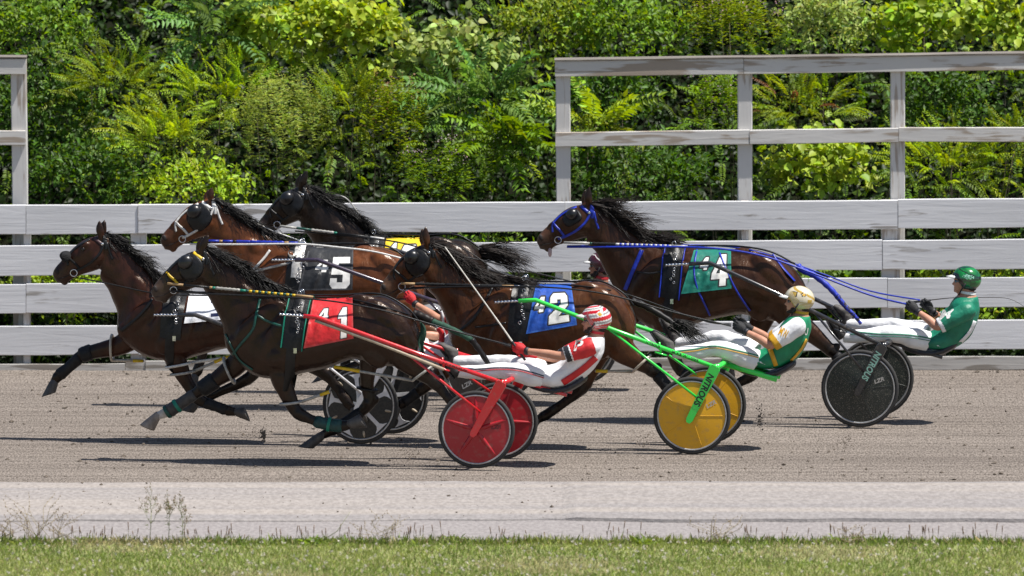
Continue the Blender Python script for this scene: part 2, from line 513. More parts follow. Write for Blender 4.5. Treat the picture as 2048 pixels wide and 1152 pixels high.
for px, w in ((-1040, 30), (-680, 30), (2850, 30), (3200, 30), (-310, 30), (54, 14), (277, 31), (640, 30), (1118, 15), (1490, 14), (1781, 37), (2150, 30), (2480, 30)):
    upright('post', fence, px, w, 412 - px * .006, 748, Y_FENCE + .05, .13, M_POST)

frame_r = thing('rail_frame', 'tall grey-white timber rail frame with three posts above the fence at right', 'rail frame', Vector((at_y(1480, 741, Y_FENCE + .16).x, Y_FENCE + .16, 0)))
for s0, s1 in ((1110, 1487), (1488, 2500)):
    f = lambda px: 117.5 - (px - 1111) * .0145
    plank('top_rail', frame_r, s0, s1, lambda px: f(px) + 5, lambda px: f(px) + 37, Y_FENCE + .155, .04, M_PAINT2, .003)
    plank('cap_board', frame_r, s0 - 1, s1, lambda px: f(px) + 1.2, lambda px: f(px) + 4.8, Y_FENCE + .145, .22, M_CAP, .003)
for s0, s1 in ((1111, 1499), (1500, 1797), (1798, 2500)):
    g = lambda px: 265 - (px - 1111) * .0135 if px < 1800 else 255.7
    plank('middle_rail', frame_r, s0, s1, g, lambda px: g(px) + 28.5, Y_FENCE + .155, .04, M_PAINT2, .005)
for px, yt, ln in ((1126, 122, 2), (1490, 118, 0), (1796, 113, -2), (2140, 110, 0)):
    upright('post', frame_r, px, 29, yt, 741, Y_FENCE + .2, .14, M_POST, ln)
frame_l = thing('rail_frame', 'short end of a grey-white timber rail frame above the fence at left', 'rail frame', Vector((at_y(36, 741, Y_FENCE + .16).x, Y_FENCE + .16, 0)))
plank('top_rail', frame_l, -420, 52, lambda px: 118, lambda px: 149, Y_FENCE + .155, .04, M_PAINT2, .003)
plank('cap_board', frame_l, -420, 53, lambda px: 113.5, lambda px: 117.7, Y_FENCE + .145, .22, M_CAP, .003)
plank('middle_rail', frame_l, -420, 51, lambda px: 262, lambda px: 291, Y_FENCE + .155, .04, M_PAINT2, .004)
for px in (37, -330):
    upright('post', frame_l, px, 31, 119, 741, Y_FENCE + .2, .14, M_POST, 6)

# ------------------------------------------------------------------ the overgrown bank
def bank_z(x, y):
    d = y - (Y_FENCE + .9)
    if d < 0: return -.01
    s = max(0, d)
    return -.01 + .15 * min(s, 1) + .72 * max(0, s - .6) + .3 * noise.noise(Vector((x * .5, y * .5, 0))) * min(1, s)
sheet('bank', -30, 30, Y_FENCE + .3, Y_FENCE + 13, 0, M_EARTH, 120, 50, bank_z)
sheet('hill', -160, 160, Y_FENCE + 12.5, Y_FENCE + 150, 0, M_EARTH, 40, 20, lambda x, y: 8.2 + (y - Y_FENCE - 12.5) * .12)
M_LEAF = leafmat('leaf'); M_STEM = pmat('stem', (.09, .075, .04), (.05, .04, .025), 30, rough=.8)

class Leaves:
    def __init__(self): self.p = []; self.d = []; self.n = []; self.l = []; self.w = []; self.c = []
    def add(self, p, d, n, l, w, c):
        self.p.append(p); self.d.append(d); self.n.append(n); self.l.append(l); self.w.append(w); self.c.append(c)
    def mesh(self, name, org, droop=.18, wide=False):
        p = np.concatenate(self.p); d = np.concatenate(self.d); n = np.concatenate(self.n)
        l = np.concatenate(self.l)[:, None]; w = np.concatenate(self.w)[:, None]; c = np.concatenate(self.c)
        d = d / (np.linalg.norm(d, axis=1, keepdims=True) + 1e-9)
        s = np.cross(d, n); s /= (np.linalg.norm(s, axis=1, keepdims=True) + 1e-9)
        n = np.cross(s, d)
        b0 = p; mid = p + d * l * .45 + n * l * .04
        L = mid + s * w * .5 + n * w * .12; R = mid - s * w * .5 + n * w * .12
        tip = p + d * l - n * l * droop
        k = len(p)
        if wide:
            L1 = p + d * l * .18 + s * w * .40 + n * w * .10; R1 = p + d * l * .18 - s * w * .40 + n * w * .10
            L2 = p + d * l * .58 + s * w * .44 + n * w * .08; R2 = p + d * l * .58 - s * w * .44 + n * w * .08
            V = np.stack([b0, L1, L2, tip, R2, R1], 1).reshape(-1, 3) - np.array(org); i = np.arange(k) * 6
            F = np.concatenate([np.stack([i, i + a, i + b], 1) for a, b in ((1, 2), (2, 3), (3, 4), (4, 5))])
        else:
            V = np.stack([b0, L, tip, R], 1).reshape(-1, 3) - np.array(org); i = np.arange(k) * 4
            F = np.concatenate([np.stack([i, i + 1, i + 2], 1), np.stack([i, i + 2, i + 3], 1)])
        me = bpy.data.meshes.new(name)
        me.vertices.add(len(V)); me.vertices.foreach_set('co', V.ravel())
        me.loops.add(len(F) * 3); me.loops.foreach_set('vertex_index', F.ravel().astype(np.int32))
        me.polygons.add(len(F)); me.polygons.foreach_set('loop_start', (np.arange(len(F)) * 3).astype(np.int32))
        me.update(calc_edges=True)
        set_color(me, np.repeat(c, 6 if wide else 4, axis=0))
        return me

def unit(a): return a / (np.linalg.norm(a, axis=1, keepdims=True) + 1e-9)

def leaf_cols(n, col, var=.25, tip=None):
    c = np.array(col)[None, :] * (1 + rng.normal(0, var, (n, 1))).clip(.45, 1.8)
    c = c * (1 + rng.normal(0, .07, (n, 3)))
    if tip is not None:
        k = rng.random(n) < tip[1]; c[k] = np.array(tip[0]) * (1 + rng.normal(0, .15, (k.sum(), 1)))
    return c.clip(.003, .9)

def shell(n, c, r, seed, front=.75, sprig=False):
    """points and outward directions on a lumpy shell, most of them on the camera's side"""
    g = unit(rng.normal(0, 1, (n, 3)))
    flip = (g[:, 1] > 0) & (rng.random(n) < front); g[flip, 1] *= -1
    low = (g[:, 2] < -.3) & (rng.random(n) < .7); g[low, 2] *= -1
    ph = np.random.default_rng(seed).uniform(0, 6.3, 6)
    lump = 1 + .24 * np.sin(g[:, 0] * 5 + ph[0]) * np.sin(g[:, 2] * 6 + ph[1]) + .12 * np.sin(g[:, 0] * 11 + ph[2]) * np.sin(g[:, 2] * 9 + ph[3]) + .1 * np.sin(g[:, 1] * 8 + ph[4])
    rad = lump * (1 - .4 * rng.random(n) ** 2.2)
    Q = np.array(c) + g * np.array(r) * rad[:, None]
    if sprig:
        m = max(3, n // 15); ci = rng.integers(0, m, n); Q = Q[ci] + rng.normal(0, 1, (n, 3)) * np.array([.075, .05, .06]); g = unit(g[ci] + rng.normal(0, .35, (n, 3)))
    return Q, g

def fronds(L, P, D, length, pairs, leaflet, width, col, var, tip=None, droop=.35):
    """feather leaves: a curved midrib with pairs of leaflets"""
    n = len(P); D = unit(D)
    up = np.tile([.15, -.35, 1.], (n, 1)) + rng.normal(0, .25, (n, 3))
    S = unit(np.cross(D, up)); N = np.cross(S, D)
    ln = length * rng.uniform(.6, 1.15, n)[:, None]
    base = leaf_cols(n, col, var, tip)
    for k in range(pairs):
        t = .12 + .88 * k / (pairs - 1)
        c = P + D * ln * t + N * ln * (.18 * t - droop * t * t)
        ll = leaflet * (1 - .45 * abs(t - .4)) * (ln[:, 0] / length)
        tang = unit(D + N * (.18 - 2 * droop * t))
        for sgn in (-1, 1):
            d = S * sgn + tang * .45 - N * .15 + rng.normal(0, .12, (n, 3))
            L.add(c, d, N + rng.normal(0, .15, (n, 3)), ll, np.full(n, width) * (ll / leaflet), base * (1 + rng.normal(0, .06, (n, 1))))
    L.add(P + D * ln + N * ln * (.18 - droop), D, N, np.full(n, leaflet * .8), np.full(n, width), base)

GREEN = dict(bright=(.285, .41, .024), lime=(.325, .43, .045), mid=(.155, .265, .024), deep=(.058, .128, .014), blue=(.145, .265, .068), olive=(.22, .30, .026), pale=(.30, .38, .10), yellow=(.345, .43, .038))

def shrub(px, py, rx, rz, dY, species, col, label, dens=1.0, name='shrub', tip=None):
    Y = Y_FENCE + dY
    c = at_y(px, py, Y); k = (DIST + Y) / DIST / PXM; rx *= .90; rz *= .86
    r = (rx * k, min(.9, rx * k * .8), rz * k)
    base = Vector((c.x, Y, bank_z(c.x, Y)))
    t = thing(name, label, 'shrub' if name == 'shrub' else name.replace('_', ' '), base, 'shrubs and saplings on the bank')
    L = Leaves(); area = r[0] * r[2] * 3.2
    seed = int(px * 7 + py)
    g = GREEN[col]
    if species == 'broad':
        n = int(area * 1500 * dens); P, N = shell(n, c, r, seed, sprig=True)
        D = unit(N * .5 + rng.normal(0, .8, (n, 3)) + np.array([0, -.3, -.35]))
        up = unit(np.array([.3, -.55, .9]) + N * .35 + rng.normal(0, .45, (n, 3)))
        s = rng.uniform(.045, .105, n); L.add(P, D, up, s, s * rng.uniform(.75, 1.0, n), leaf_cols(n, g, .24, tip))
        n = int(area * 260 * dens); P, N = shell(n, c, tuple(q * .85 for q in r), seed + 1)
        D = unit(rng.normal(0, 1, (n, 3))); s = rng.uniform(.03, .07, n)
        L.add(P, D, unit(rng.normal(0, .6, (n, 3)) + np.array([0, 0, 1.])), s, s * .7, leaf_cols(n, g, .3))
    elif species == 'small':
        n = int(area * 2700 * dens); P, N = shell(n, c, r, seed, sprig=True)
        D = unit(N * .6 + rng.normal(0, .8, (n, 3)) + np.array([0, 0, .1]))
        up = unit(np.array([.3, -.5, .9]) + rng.normal(0, .5, (n, 3)))
        s = rng.uniform(.034, .088, n); L.add(P, D, up, s, s * rng.uniform(.4, .62, n), leaf_cols(n, g, .32, tip))
    elif species == 'pinnate':
        n = int(area * 46 * dens) + 4; P, N = shell(n, c, tuple(q * .75 for q in r), seed)
        D = unit(N + np.array([0, -.5, .35]) + rng.normal(0, .35, (n, 3)))
        fronds(L, P, D, .50, 11, .130, .046, g, .18, tip, .42)
        n = int(area * 800 * dens); P, N = shell(n, c, tuple(q * .8 for q in r), seed + 1)
        s = rng.uniform(.03, .08, n); L.add(P, unit(rng.normal(0, 1, (n, 3))), unit(rng.normal(0, .5, (n, 3)) + np.array([0, 0, 1.])), s, s * .5, leaf_cols(n, tuple(q * .8 for q in g), .3))
    elif species == 'feather':
        n = int(area * 150 * dens) + 6; P, N = shell(n, c, tuple(q * .85 for q in r), seed)
        D = unit(N + np.array([-.1, -.4, .45]) + rng.normal(0, .4, (n, 3)))
        fronds(L, P, D, .34, 15, .050, .019, g, .22, tip, .40)
        n = int(area * 1500 * dens); P, N = shell(n, c, tuple(q * .85 for q in r), seed + 1)
        s = rng.uniform(.015, .04, n); L.add(P, unit(rng.normal(0, 1, (n, 3))), unit(rng.normal(0, .5, (n, 3)) + np.array([0, 0, 1.])), s, s * .5, leaf_cols(n, tuple(q * .85 for q in g), .3))
    elif species == 'weed':
        n = int(area * 100 * dens) + 5; P, N = shell(n, c, tuple(q * .8 for q in r), seed)
        for k2 in range(16):
            q = k2 / 16.0
            az = rng.uniform(0, 6.28, n)
            side = np.stack([np.cos(az), np.sin(az), np.full(n, .35)], 1)
            stem = P + np.array([0, 0, .26]) * q + rng.normal(0, .008, (n, 3))
            s = (.065 * (1 - .55 * q)) * rng.uniform(.7, 1.2, n)
            L.add(stem, side, np.tile([0, 0, 1.], (n, 1)) + rng.normal(0, .3, (n, 3)), s, s * .22, leaf_cols(n, g, .25))
        if tip is not None:
            for _ in range(7):
                n2 = int(n * .22); pick = rng.choice(n, n2, replace=False)
                s = np.full(n2, .018)
                L.add(P[pick] + np.array([0, 0, .28]) + rng.normal(0, .014, (n2, 3)), unit(rng.normal(0, 1, (n2, 3))), unit(rng.normal(0, 1, (n2, 3))), s, s * .9, leaf_cols(n2, tip[0], .12))
    me = L.mesh('foliage', base, .18, species == 'broad')
    link('foliage', me, M_LEAF, t)
    mb = MB()
    for k2 in range(2):
        a = base + Vector((random.uniform(-.1, .1), random.uniform(-.05, .05), -.1)); e = c + Vector((random.uniform(-.5, .5) * r[0], random.uniform(-.2, .2), random.uniform(.1, .6) * r[2]))
        m_ = a.lerp(e, .5) + Vector((random.uniform(-.12, .12), 0, 0))
        mb.tube([a, m_, e], [.006, .005, .003], 5)
    part('stem', mb, M_STEM, t)
    return t

SHRUBS = [
 (70, 60, 110, 80, 2.3, 'small', 'mid', 'fine-leaved green bush at the upper left corner above the frame end', 1.0),
 (95, 270, 120, 150, 1.7, 'small', 'deep', 'dark small-leaved bush behind the left rail frame post', 1.0),
 (225, 190, 110, 90, 1.6, 'feather', 'olive', 'feathery locust sapling just right of the left rail frame', 1.0),
 (180, 350, 130, 70, 1.0, 'small', 'deep', 'low dark shrub over the fence top near the left post', 1.0),
 (330, 300, 120, 100, 1.3, 'feather', 'lime', 'yellow-green feathery locust above the leftmost horse head', 1.0),
 (420, 60, 90, 90, 2.2, 'pinnate', 'blue', 'bluish compound-leaved sapling beside the dark hollow at upper left', 1.0),
 (430, 205, 110, 80, 1.6, 'feather', 'bright', 'bright feathery frond clump in the middle of the left bank', 1.1),
 (385, 380, 110, 60, .9, 'small', 'bright', 'light leafy shrub above the white-bridled horse', 1.1),
 (560, 70, 130, 90, 2.3, 'broad', 'lime', 'broad-leaved pale vine mass at the top left of centre', 1.1),
 (720, 80, 110, 90, 2.2, 'broad', 'yellow', 'sunlit yellow-green broad-leaved bush at the top centre', 1.0),
 (560, 270, 140, 120, 1.2, 'weed', 'pale', 'tall fine grey-green weeds above the rearmost black horse', 2.2, ((.32, .34, .06), .1)),
 (690, 240, 90, 110, 1.4, 'feather', 'olive', 'olive feathery shrub left of the reddish dock plant', 1.0),
 (790, 280, 90, 130, 1.2, 'weed', 'olive', 'weed clump with a rusty seed head left of the pinnate saplings', 2.4, ((.30, .17, .10), .1)),
 (900, 110, 120, 70, 2.0, 'broad', 'pale', 'pale large-leaved sapling left of the right rail frame top', 1.0),
 (960, 205, 120, 80, 1.5, 'pinnate', 'blue', 'tree-of-heaven sapling with long hanging fronds at the centre', 1.5),
 (1010, 290, 100, 70, 1.2, 'pinnate', 'mid', 'lower fronds of a sapling beside the tall frame end post', 1.4),
 (890, 370, 130, 60, .9, 'weed', 'mid', 'low dark weeds with pale flowers above the fence at centre', 2.2, ((.55, .42, .45), .1)),
 (1090, 60, 110, 80, 2.4, 'small', 'olive', 'small-leaved bush above the left end of the tall frame', 1.0),
 (1250, 60, 130, 80, 2.3, 'small', 'mid', 'dense green shrub above the first bay of the tall frame', 1.0),
 (1230, 200, 120, 70, 1.7, 'small', 'deep', 'dark shrub seen through the upper first bay of the tall frame', 1.0),
 (1190, 255, 60, 40, 1.2, 'pinnate', 'lime', 'small lime frond plant beside the tall frame end post', 1.6),
 (1290, 350, 150, 70, 1.2, 'small', 'deep', 'shaded bush seen through the lower first bay of the tall frame', 1.0),
 (1460, 70, 130, 90, 2.2, 'weed', 'olive', 'pink-flowering weed patch above the second bay of the tall frame', 2.6, ((.50, .33, .38), .1)),
 (1440, 240, 90, 90, 1.5, 'weed', 'mid', 'flowering weeds left of the middle post of the tall frame', 2.2, ((.50, .36, .40), .1)),
 (1600, 220, 110, 70, 1.5, 'feather', 'olive', 'reddish-tipped sumac fronds in the upper second bay', 1.0, ((.22, .11, .05), .12)),
 (1640, 330, 120, 80, 1.1, 'broad', 'lime', 'lime broad-leaved plant in the lower second bay of the frame', 1.0),
 (1660, 50, 110, 80, 2.3, 'small', 'pale', 'pale bushy growth at the top right above the frame', 1.0),
 (1830, 60, 90, 80, 2.2, 'broad', 'bright', 'heart-leaved bright vine above the third frame post', 1.0),
 (1980, 60, 100, 90, 2.0, 'broad', 'lime', 'large yellow-green leaves in the upper right corner', 1.0),
 (1900, 210, 110, 70, 1.6, 'small', 'deep', 'dark twiggy bush right of the third frame post', 1.0),
 (1880, 340, 120, 80, 1.1, 'feather', 'bright', 'soft bright feathery shrub in the lower third bay', 1.1),
 (2010, 320, 90, 90, 1.2, 'feather', 'olive', 'feathery green shrub at the right edge above the fence', 1.0),
 (150, 570, 170, 60, .75, 'small', 'bright', 'sunny leaves seen between the fence boards at left', .9),
 (1000, 540, 160, 60, .75, 'small', 'mid', 'green leaves seen between the fence boards at centre', .9),
 (1600, 560, 170, 60, .75, 'broad', 'mid', 'leaves with pink flowers between the fence boards at right', .9, ((.5, .28, .34), .03)),
 (1930, 600, 150, 70, .75, 'small', 'bright', 'light leaves between the boards behind the green-helmeted driver', .9),
]
for s in SHRUBS:
    shrub(*s[:8], dens=s[8], tip=s[9] if len(s) > 9 else None)

def undergrowth():
    """the mass of leaves behind and between the shrubs"""
    L = Leaves()
    n = 42000
    x = rng.uniform(-9.5, 9.5, n); y = Y_FENCE + .75 + 7.0 * rng.random(n) ** .9
    z = np.array([bank_z(a, b) for a, b in zip(x, y)]) + rng.random(n) * .55 + .1 * np.sin(x * 3)
    P = np.stack([x, y, z], 1)
    D = unit(rng.normal(0, .8, (n, 3)) + np.array([0, -.5, .1])); N = unit(rng.normal(0, .5, (n, 3)) + np.array([.2, -.3, 1.]))
    zone = np.sin(x * 1.7 + 1) + np.sin(y * 2.1 + x) + rng.normal(0, .5, n)
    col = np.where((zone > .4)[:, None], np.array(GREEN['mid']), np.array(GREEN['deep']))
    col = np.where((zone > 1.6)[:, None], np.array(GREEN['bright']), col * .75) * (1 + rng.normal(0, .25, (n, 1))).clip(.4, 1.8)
    s = rng.uniform(.03, .1, n)
    # hollows: no growth where the thicket opens
    pq = P - np.array(C_POS); zz = pq @ np.array(C_FWD); qx = 1024 + pq @ np.array(C_RIGHT) / zz * F_PX; qy = 576 - pq @ np.array(C_UP) / zz * F_PX
    keep = np.array([noise.noise(Vector((a * 1.0, b * .8, c * 1.3))) for a, b, c in P]) > .02
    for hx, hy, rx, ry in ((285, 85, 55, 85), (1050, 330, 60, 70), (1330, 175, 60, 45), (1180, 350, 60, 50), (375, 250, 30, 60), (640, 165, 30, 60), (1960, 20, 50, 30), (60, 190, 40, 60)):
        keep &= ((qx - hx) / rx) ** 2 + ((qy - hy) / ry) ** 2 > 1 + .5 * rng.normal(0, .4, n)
    P = P[keep]; D = D[keep]; N = N[keep]; s = s[keep]; col = col[keep]; n = len(P)
    L.add(P, D, N, s, s * rng.uniform(.4, .8, n), col.clip(.004, .8))
    n = 85000   # low leaves hiding bare earth; shade of the gaps is put into their colour
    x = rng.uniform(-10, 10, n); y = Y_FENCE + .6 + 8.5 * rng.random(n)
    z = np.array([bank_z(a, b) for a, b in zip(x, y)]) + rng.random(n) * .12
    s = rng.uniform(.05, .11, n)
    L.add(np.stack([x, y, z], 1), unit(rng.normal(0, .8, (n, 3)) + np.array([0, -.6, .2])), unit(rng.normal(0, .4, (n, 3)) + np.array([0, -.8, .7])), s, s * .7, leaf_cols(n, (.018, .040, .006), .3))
    n = 1900
    x = rng.uniform(-7, 7, n); y = Y_FENCE + 1.2 + 6 * rng.random(n)
    z = np.array([bank_z(a, b) for a, b in zip(x, y)]) + .2 + rng.random(n) * .4
    fronds(L, np.stack([x, y, z], 1), unit(rng.normal(0, .7, (n, 3)) + np.array([0, -.6, .4])), .3, 11, .06, .022, GREEN['mid'], .3, None, .4)
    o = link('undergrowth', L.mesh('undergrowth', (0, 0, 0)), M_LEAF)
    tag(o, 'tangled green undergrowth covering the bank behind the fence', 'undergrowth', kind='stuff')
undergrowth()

# ------------------------------------------------------------------ grass, clover and weeds of the near verge
def grass():
    L = Leaves(); n = 120000
    x = rng.uniform(-5.6, 5.6, n); y = Y_GRASS - 5.4 * rng.random(n) ** .9
    edge = rng.random(n) < .10; y[edge] = Y_GRASS + rng.normal(0, .07, edge.sum()) + .05 * np.sin(x[edge] * 7)
    z = np.array([verge_z(a, b) for a, b in zip(x, y)]) - .004
    D = unit(np.stack([rng.normal(0, .5, n), rng.normal(0, .5, n), np.full(n, 1.)], 1)); N = unit(rng.normal(0, 1, (n, 3)) + np.array([0, -1., .2]))
    patch = np.sin(x * 2.3 + y) + np.sin(x * .9 - y * 2.0) + rng.normal(0, .6, n)
    col = np.where((patch > .3)[:, None], np.array([.30, .355, .11]), np.array([.22, .30, .075]))
    col = np.where((patch < -1.2)[:, None], np.array([.44, .42, .22]), col) * (1 + rng.normal(0, .22, (n, 1))).clip(.5, 1.7)
    dry = rng.random(n) < .09; col[dry] = np.array([.52, .45, .27])
    s = rng.uniform(.022, .055, n); s[edge] *= rng.uniform(.9, 2.0, edge.sum())
    L.add(np.stack([x, y, z], 1), D, N, s, rng.uniform(.004, .008, n), col)
    o = link('grass', L.mesh('grass', (0, 0, 0), .25), M_LEAF)
    tag(o, 'mown green grass of the near verge with dry blades', 'grass', kind='stuff')
    L = Leaves(); n = 700
    x = rng.uniform(-5.4, 5.4, n); y = Y_GRASS - 4.5 * rng.random(n)
    for k in range(6):
        P = np.stack([x, y, np.array([verge_z(a, b) for a, b in zip(x, y)]) + .06 + .012 * np.sin(x * 50)], 1)
        L.add(P + rng.normal(0, .004, (n, 3)), unit(rng.normal(0, 1, (n, 3))), unit(rng.normal(0, 1, (n, 3))), np.full(n, .016), np.full(n, .014), np.tile([.62, .58, .50], (n, 1)) * rng.uniform(.7, 1.1, (n, 1)))
    o = link('clover_flowers', L.mesh('clover_flowers', (0, 0, 0)), M_LEAF)
    tag(o, 'tiny white clover heads dotted through the grass', 'clover', kind='stuff')
    mb = MB(); cols = []
    spots = [(p, 1) for p in (20, 150, 205, 215, 440, 455, 470, 590, 700, 790, 830, 870)] + [(rng.uniform(0, 2048), 1) for _ in range(75)]
    for p, _ in spots:
        for k in range(int(rng.integers(1, 4))):
            b_ = ground_at(p + rng.normal(0, 7), 1086 + rng.uniform(-8, 4)); h = rng.uniform(.06, .16); lean = Vector((rng.normal(0, .014), rng.normal(0, .02), h))
            mb.tube([b_, b_ + lean * .6, b_ + lean], [.0016, .0014, .0012], 4, mi=0)
            mb.tube([b_ + lean * .55, b_ + lean * .7, b_ + lean * .95, b_ + lean * 1.02], [.002, .0042, .0038, .001], 5, mi=1)
    o = link('plantain_stalks', mb.mesh('plantain_stalks'), [pmat('plantain_stem', (.20, .20, .08)), pmat('plantain_head', (.22, .13, .07), (.10, .065, .04), 90)])
    tag(o, 'thin brown plantain seed stalks along the edge of the verge', 'plantain', kind='stuff')
grass()

M_WEED = pmat('weed_green', (.20, .22, .09), (.14, .16, .06), 40, rough=.7); M_SEED = pmat('weed_seed', (.30, .23, .15), (.2, .14, .10), 60, rough=.9)
M_STRAW = pmat('dry_stem', (.38, .31, .18), (.25, .2, .11), 30, rough=.8)
def weed(px, base_py, top_py, label, kind):
    b_ = ground_at(px, base_py); t = thing('weed_plant', label, 'weed', b_, 'weeds on the verge edge')
    H = (base_py - top_py) / PXM * .96
    mb = MB(); hd = MB(); L = Leaves()
    if kind == 'branched':
        def grow(p, d, l, r, depth):
            e = p + d * l; mb.tube([p, p.lerp(e, .5) + Vector((random.uniform(-.01, .01), 0, 0)), e], [r, r * .85, r * .7], 5)
            if depth == 0:
                for _ in range(3):
                    q = e + Vector((random.gauss(0, .008), random.gauss(0, .008), random.gauss(0, .005))); hd.ball(q, Vector((.0032, 0, 0)), Vector((0, .0032, 0)), Vector((0, 0, .006)), 6, 4)
                return
            for k in range(3 if depth > 1 else 2):
                a = random.uniform(-.6, .6); b2 = random.uniform(-.5, .5)
                grow(p.lerp(e, random.uniform(.45, 1)), (d + Vector((a, b2, 0))).normalized(), l * random.uniform(.3, .5), r * .55, depth - 1)
            grow(e, (d + Vector((random.uniform(-.15, .15), 0, .1))).normalized(), l * .5, r * .7, depth - 1)
        grow(b_, Vector((random.uniform(-.08, .08), 0, 1)).normalized(), H * .55, .0036, 3)
        n = 20; hh = rng.random(n) * H * .75; az = rng.uniform(0, 6.28, n)
        P = np.array(b_) + np.stack([rng.normal(0, .008, n), rng.normal(0, .008, n), hh], 1)
        L.add(P, np.stack([np.cos(az), np.sin(az), np.full(n, .4)], 1), np.tile([0, 0, 1.], (n, 1)), rng.uniform(.02, .05, n), rng.uniform(.005, .010, n), leaf_cols(n, (.11, .15, .03), .2))
    elif kind == 'straw':
        for k in range(15):
            d = Vector((random.gauss(0, .33), random.gauss(0, .25), 1)).normalized(); l = H * random.uniform(.5, 1.05)
            q = [b_ + Vector((random.gauss(0, .05), random.gauss(0, .04), 0)) + d * l * s + Vector((.06 * s * s * (1 if d.x > 0 else -1), 0, -.04 * s * s)) for s in (0, .35, .7, 1)]
            mb.tube(q, [.0028, .0024, .0018, .001], 4)
            for s in (.72, .82, .92, 1): hd.ball(q[2].lerp(q[3], max(0, s * 3.3 - 2.3)) + Vector((random.gauss(0, .006), 0, 0)), Vector((.0035, 0, 0)), Vector((0, .0035, 0)), Vector((0, 0, .009)), 5, 4)
    else:
        n = 130; az = rng.uniform(0, 6.28, n); el = rng.uniform(.2, 1.6, n)
        P = np.array(b_) + rng.normal(0, .04, (n, 3)) * np.array([1, 1, .3])
        L.add(P, np.stack([np.cos(az), np.sin(az), el], 1), np.tile([0, 0, 1.], (n, 1)) + rng.normal(0, .3, (n, 3)), rng.uniform(.4, 1.1, n) * H * (.42 if kind == 'stalk' else .8), rng.uniform(.008, .018, n), leaf_cols(n, (.20, .28, .06), .25))
        if kind == 'stalk':
            e = ground_at(px, base_py) + Vector((.30, 0, H * 1.1))
            mb.tube([b_, b_.lerp(e, .5) + Vector((.04, 0, -.02)), e], [.004, .003, .0015], 5)
    if L.p: link('leaves', L.mesh('leaves', b_), M_LEAF, t)
    if mb.v: part('stem', mb, M_STRAW if kind == 'straw' else M_WEED, t)
    if hd.v: part('seed_heads', hd, M_SEED, t)['kind'] = 'stuff'
weed(298, 1092, 972, 'tallest branching seeded weed on the verge below the leftmost hooves', 'branched')
weed(336, 1092, 985, 'second branching seeded weed, right beside the tallest one', 'branched')
weed(362, 1093, 988, 'third branching weed of the group, thinner and rightmost', 'branched')
weed(70, 1083, 978, 'fan of dry straw stems at the left end of the verge', 'straw')
weed(20, 1084, 1015, 'small straw tuft at the far left corner of the verge', 'straw')
weed(120, 1084, 1015, 'thin dry grass tuft left of the branching weeds', 'straw')
weed(628, 1092, 1030, 'bushy green weed with one long slanting stalk', 'stalk')
weed(760, 1092, 1010, 'dry seeded grass tuft below the red sulky front', 'straw')
weed(905, 1084, 1062, 'low leafy rosette below the red wheel', 'leafy')
weed(165, 1085, 1066, 'low leafy green rosette near the left straw fan', 'leafy')
weed(1290, 1092, 1055, 'grassy green tuft below the yellow wheel', 'leafy')
weed(1436, 1092, 1014, 'slender dry grass tuft below the gold-helmeted driver', 'straw')
weed(1660, 1084, 1066, 'small green leaf tuft on the right part of the verge', 'leafy')
weed(1700, 1092, 1040, 'short straw tuft on the right part of the verge', 'straw')
# ================================================================== THE HORSES
HEAD = [  # u along poll..muzzle, top v, bottom v (of head length), half width (m)
 (-.06, .05, .34, .060), (.02, .0, .375, .074), (.12, -.045, .405, .088), (.24, -.085, .42, .099), (.36, -.105, .415, .094), (.47, -.100, .385, .078),
 (.58, -.080, .350, .064), (.70, -.050, .318, .055), (.80, -.026, .300, .055), (.88, -.008, .298, .059), (.95, .016, .285, .056), (1.0, .050, .240, .045), (1.025, .090, .190, .026)]
LEATHER = pmat('black_leather', (.010, .0095, .010), (.005, .005, .0055), 40, rough=.42, bump=.15, spec=.35)
CHROME = pmat('bright_metal', (.75, .75, .76), (.5, .5, .52), 60, rough=.22, metal=1.0)
M_HORN = pmat('hoof_horn', (.085, .078, .072), (.045, .04, .038), 26, rough=.55, stretch=(1, 1, .3), bump=.2)
M_HORN_PALE = pmat('pale_hoof_horn', (.30, .25, .21), (.17, .135, .11), 26, rough=.55, stretch=(1, 1, .3), bump=.2)
M_EYE = pmat('dark_eye', (.012, .008, .006), None, 10, rough=.08)
M_HAIR_BLACK = pmat('black_hair', (.008, .0065, .006), (.004, .0035, .0035), 60, rough=.5, spec=.3)
M_HAIR_BROWN = pmat('brown_black_hair', (.018, .0105, .0075), (.006, .005, .0045), 60, rough=.5, spec=.3)
M_NOSTRIL = pmat('nostril_skin', (.016, .009, .008), None, 30, rough=.7)
CAP_BLACK = pmat('black_plastic', (.009, .009, .010), None, 30, rough=.34, coat=.12)

def rib_ring(fr, t, b, hw, n=26, egg=.0, p=.86):
    """closed ring round the body between a top and a bottom picture point"""
    T = fr.P(t[0], t[1]); B = fr.P(b[0], b[1])
    c = (T + B) * .5; a = (T - B) * .5; out = []
    for k in range(n):
        th = 2 * math.pi * k / n
        s = math.sin(th); cz = math.cos(th)
        w = hw * math.copysign(abs(s) ** p, s) * (1 - egg * cz)
        out.append(c + a * cz + fr.ey * w)
    return out

class Horse: pass

def strands(roots, dirs, lens, mb, wave=.02, sag=.06, r=.0030, seg=7, spread=None):
    for P, D, l in zip(roots, dirs, lens):
        D = D.normalized(); ph = random.uniform(0, 6.28); f = random.uniform(3, 7); am = wave * random.uniform(.3, 1.3) * l * 3
        s1 = D.orthogonal().normalized(); s2 = D.cross(s1); path = []; rad = []
        a1 = random.uniform(-1, 1); a2 = random.uniform(-1, 1)
        for k in range(seg):
            s = k / (seg - 1)
            path.append(P + D * (l * s) + Vector((0, 0, -sag * s * s * l * 4)) + (s1 * a1 + s2 * a2) * (math.sin(f * s + ph) - math.sin(ph)) * am * s)
            rad.append(r * (1.15 - s * .95))
        mb.tube(path, rad, 3)

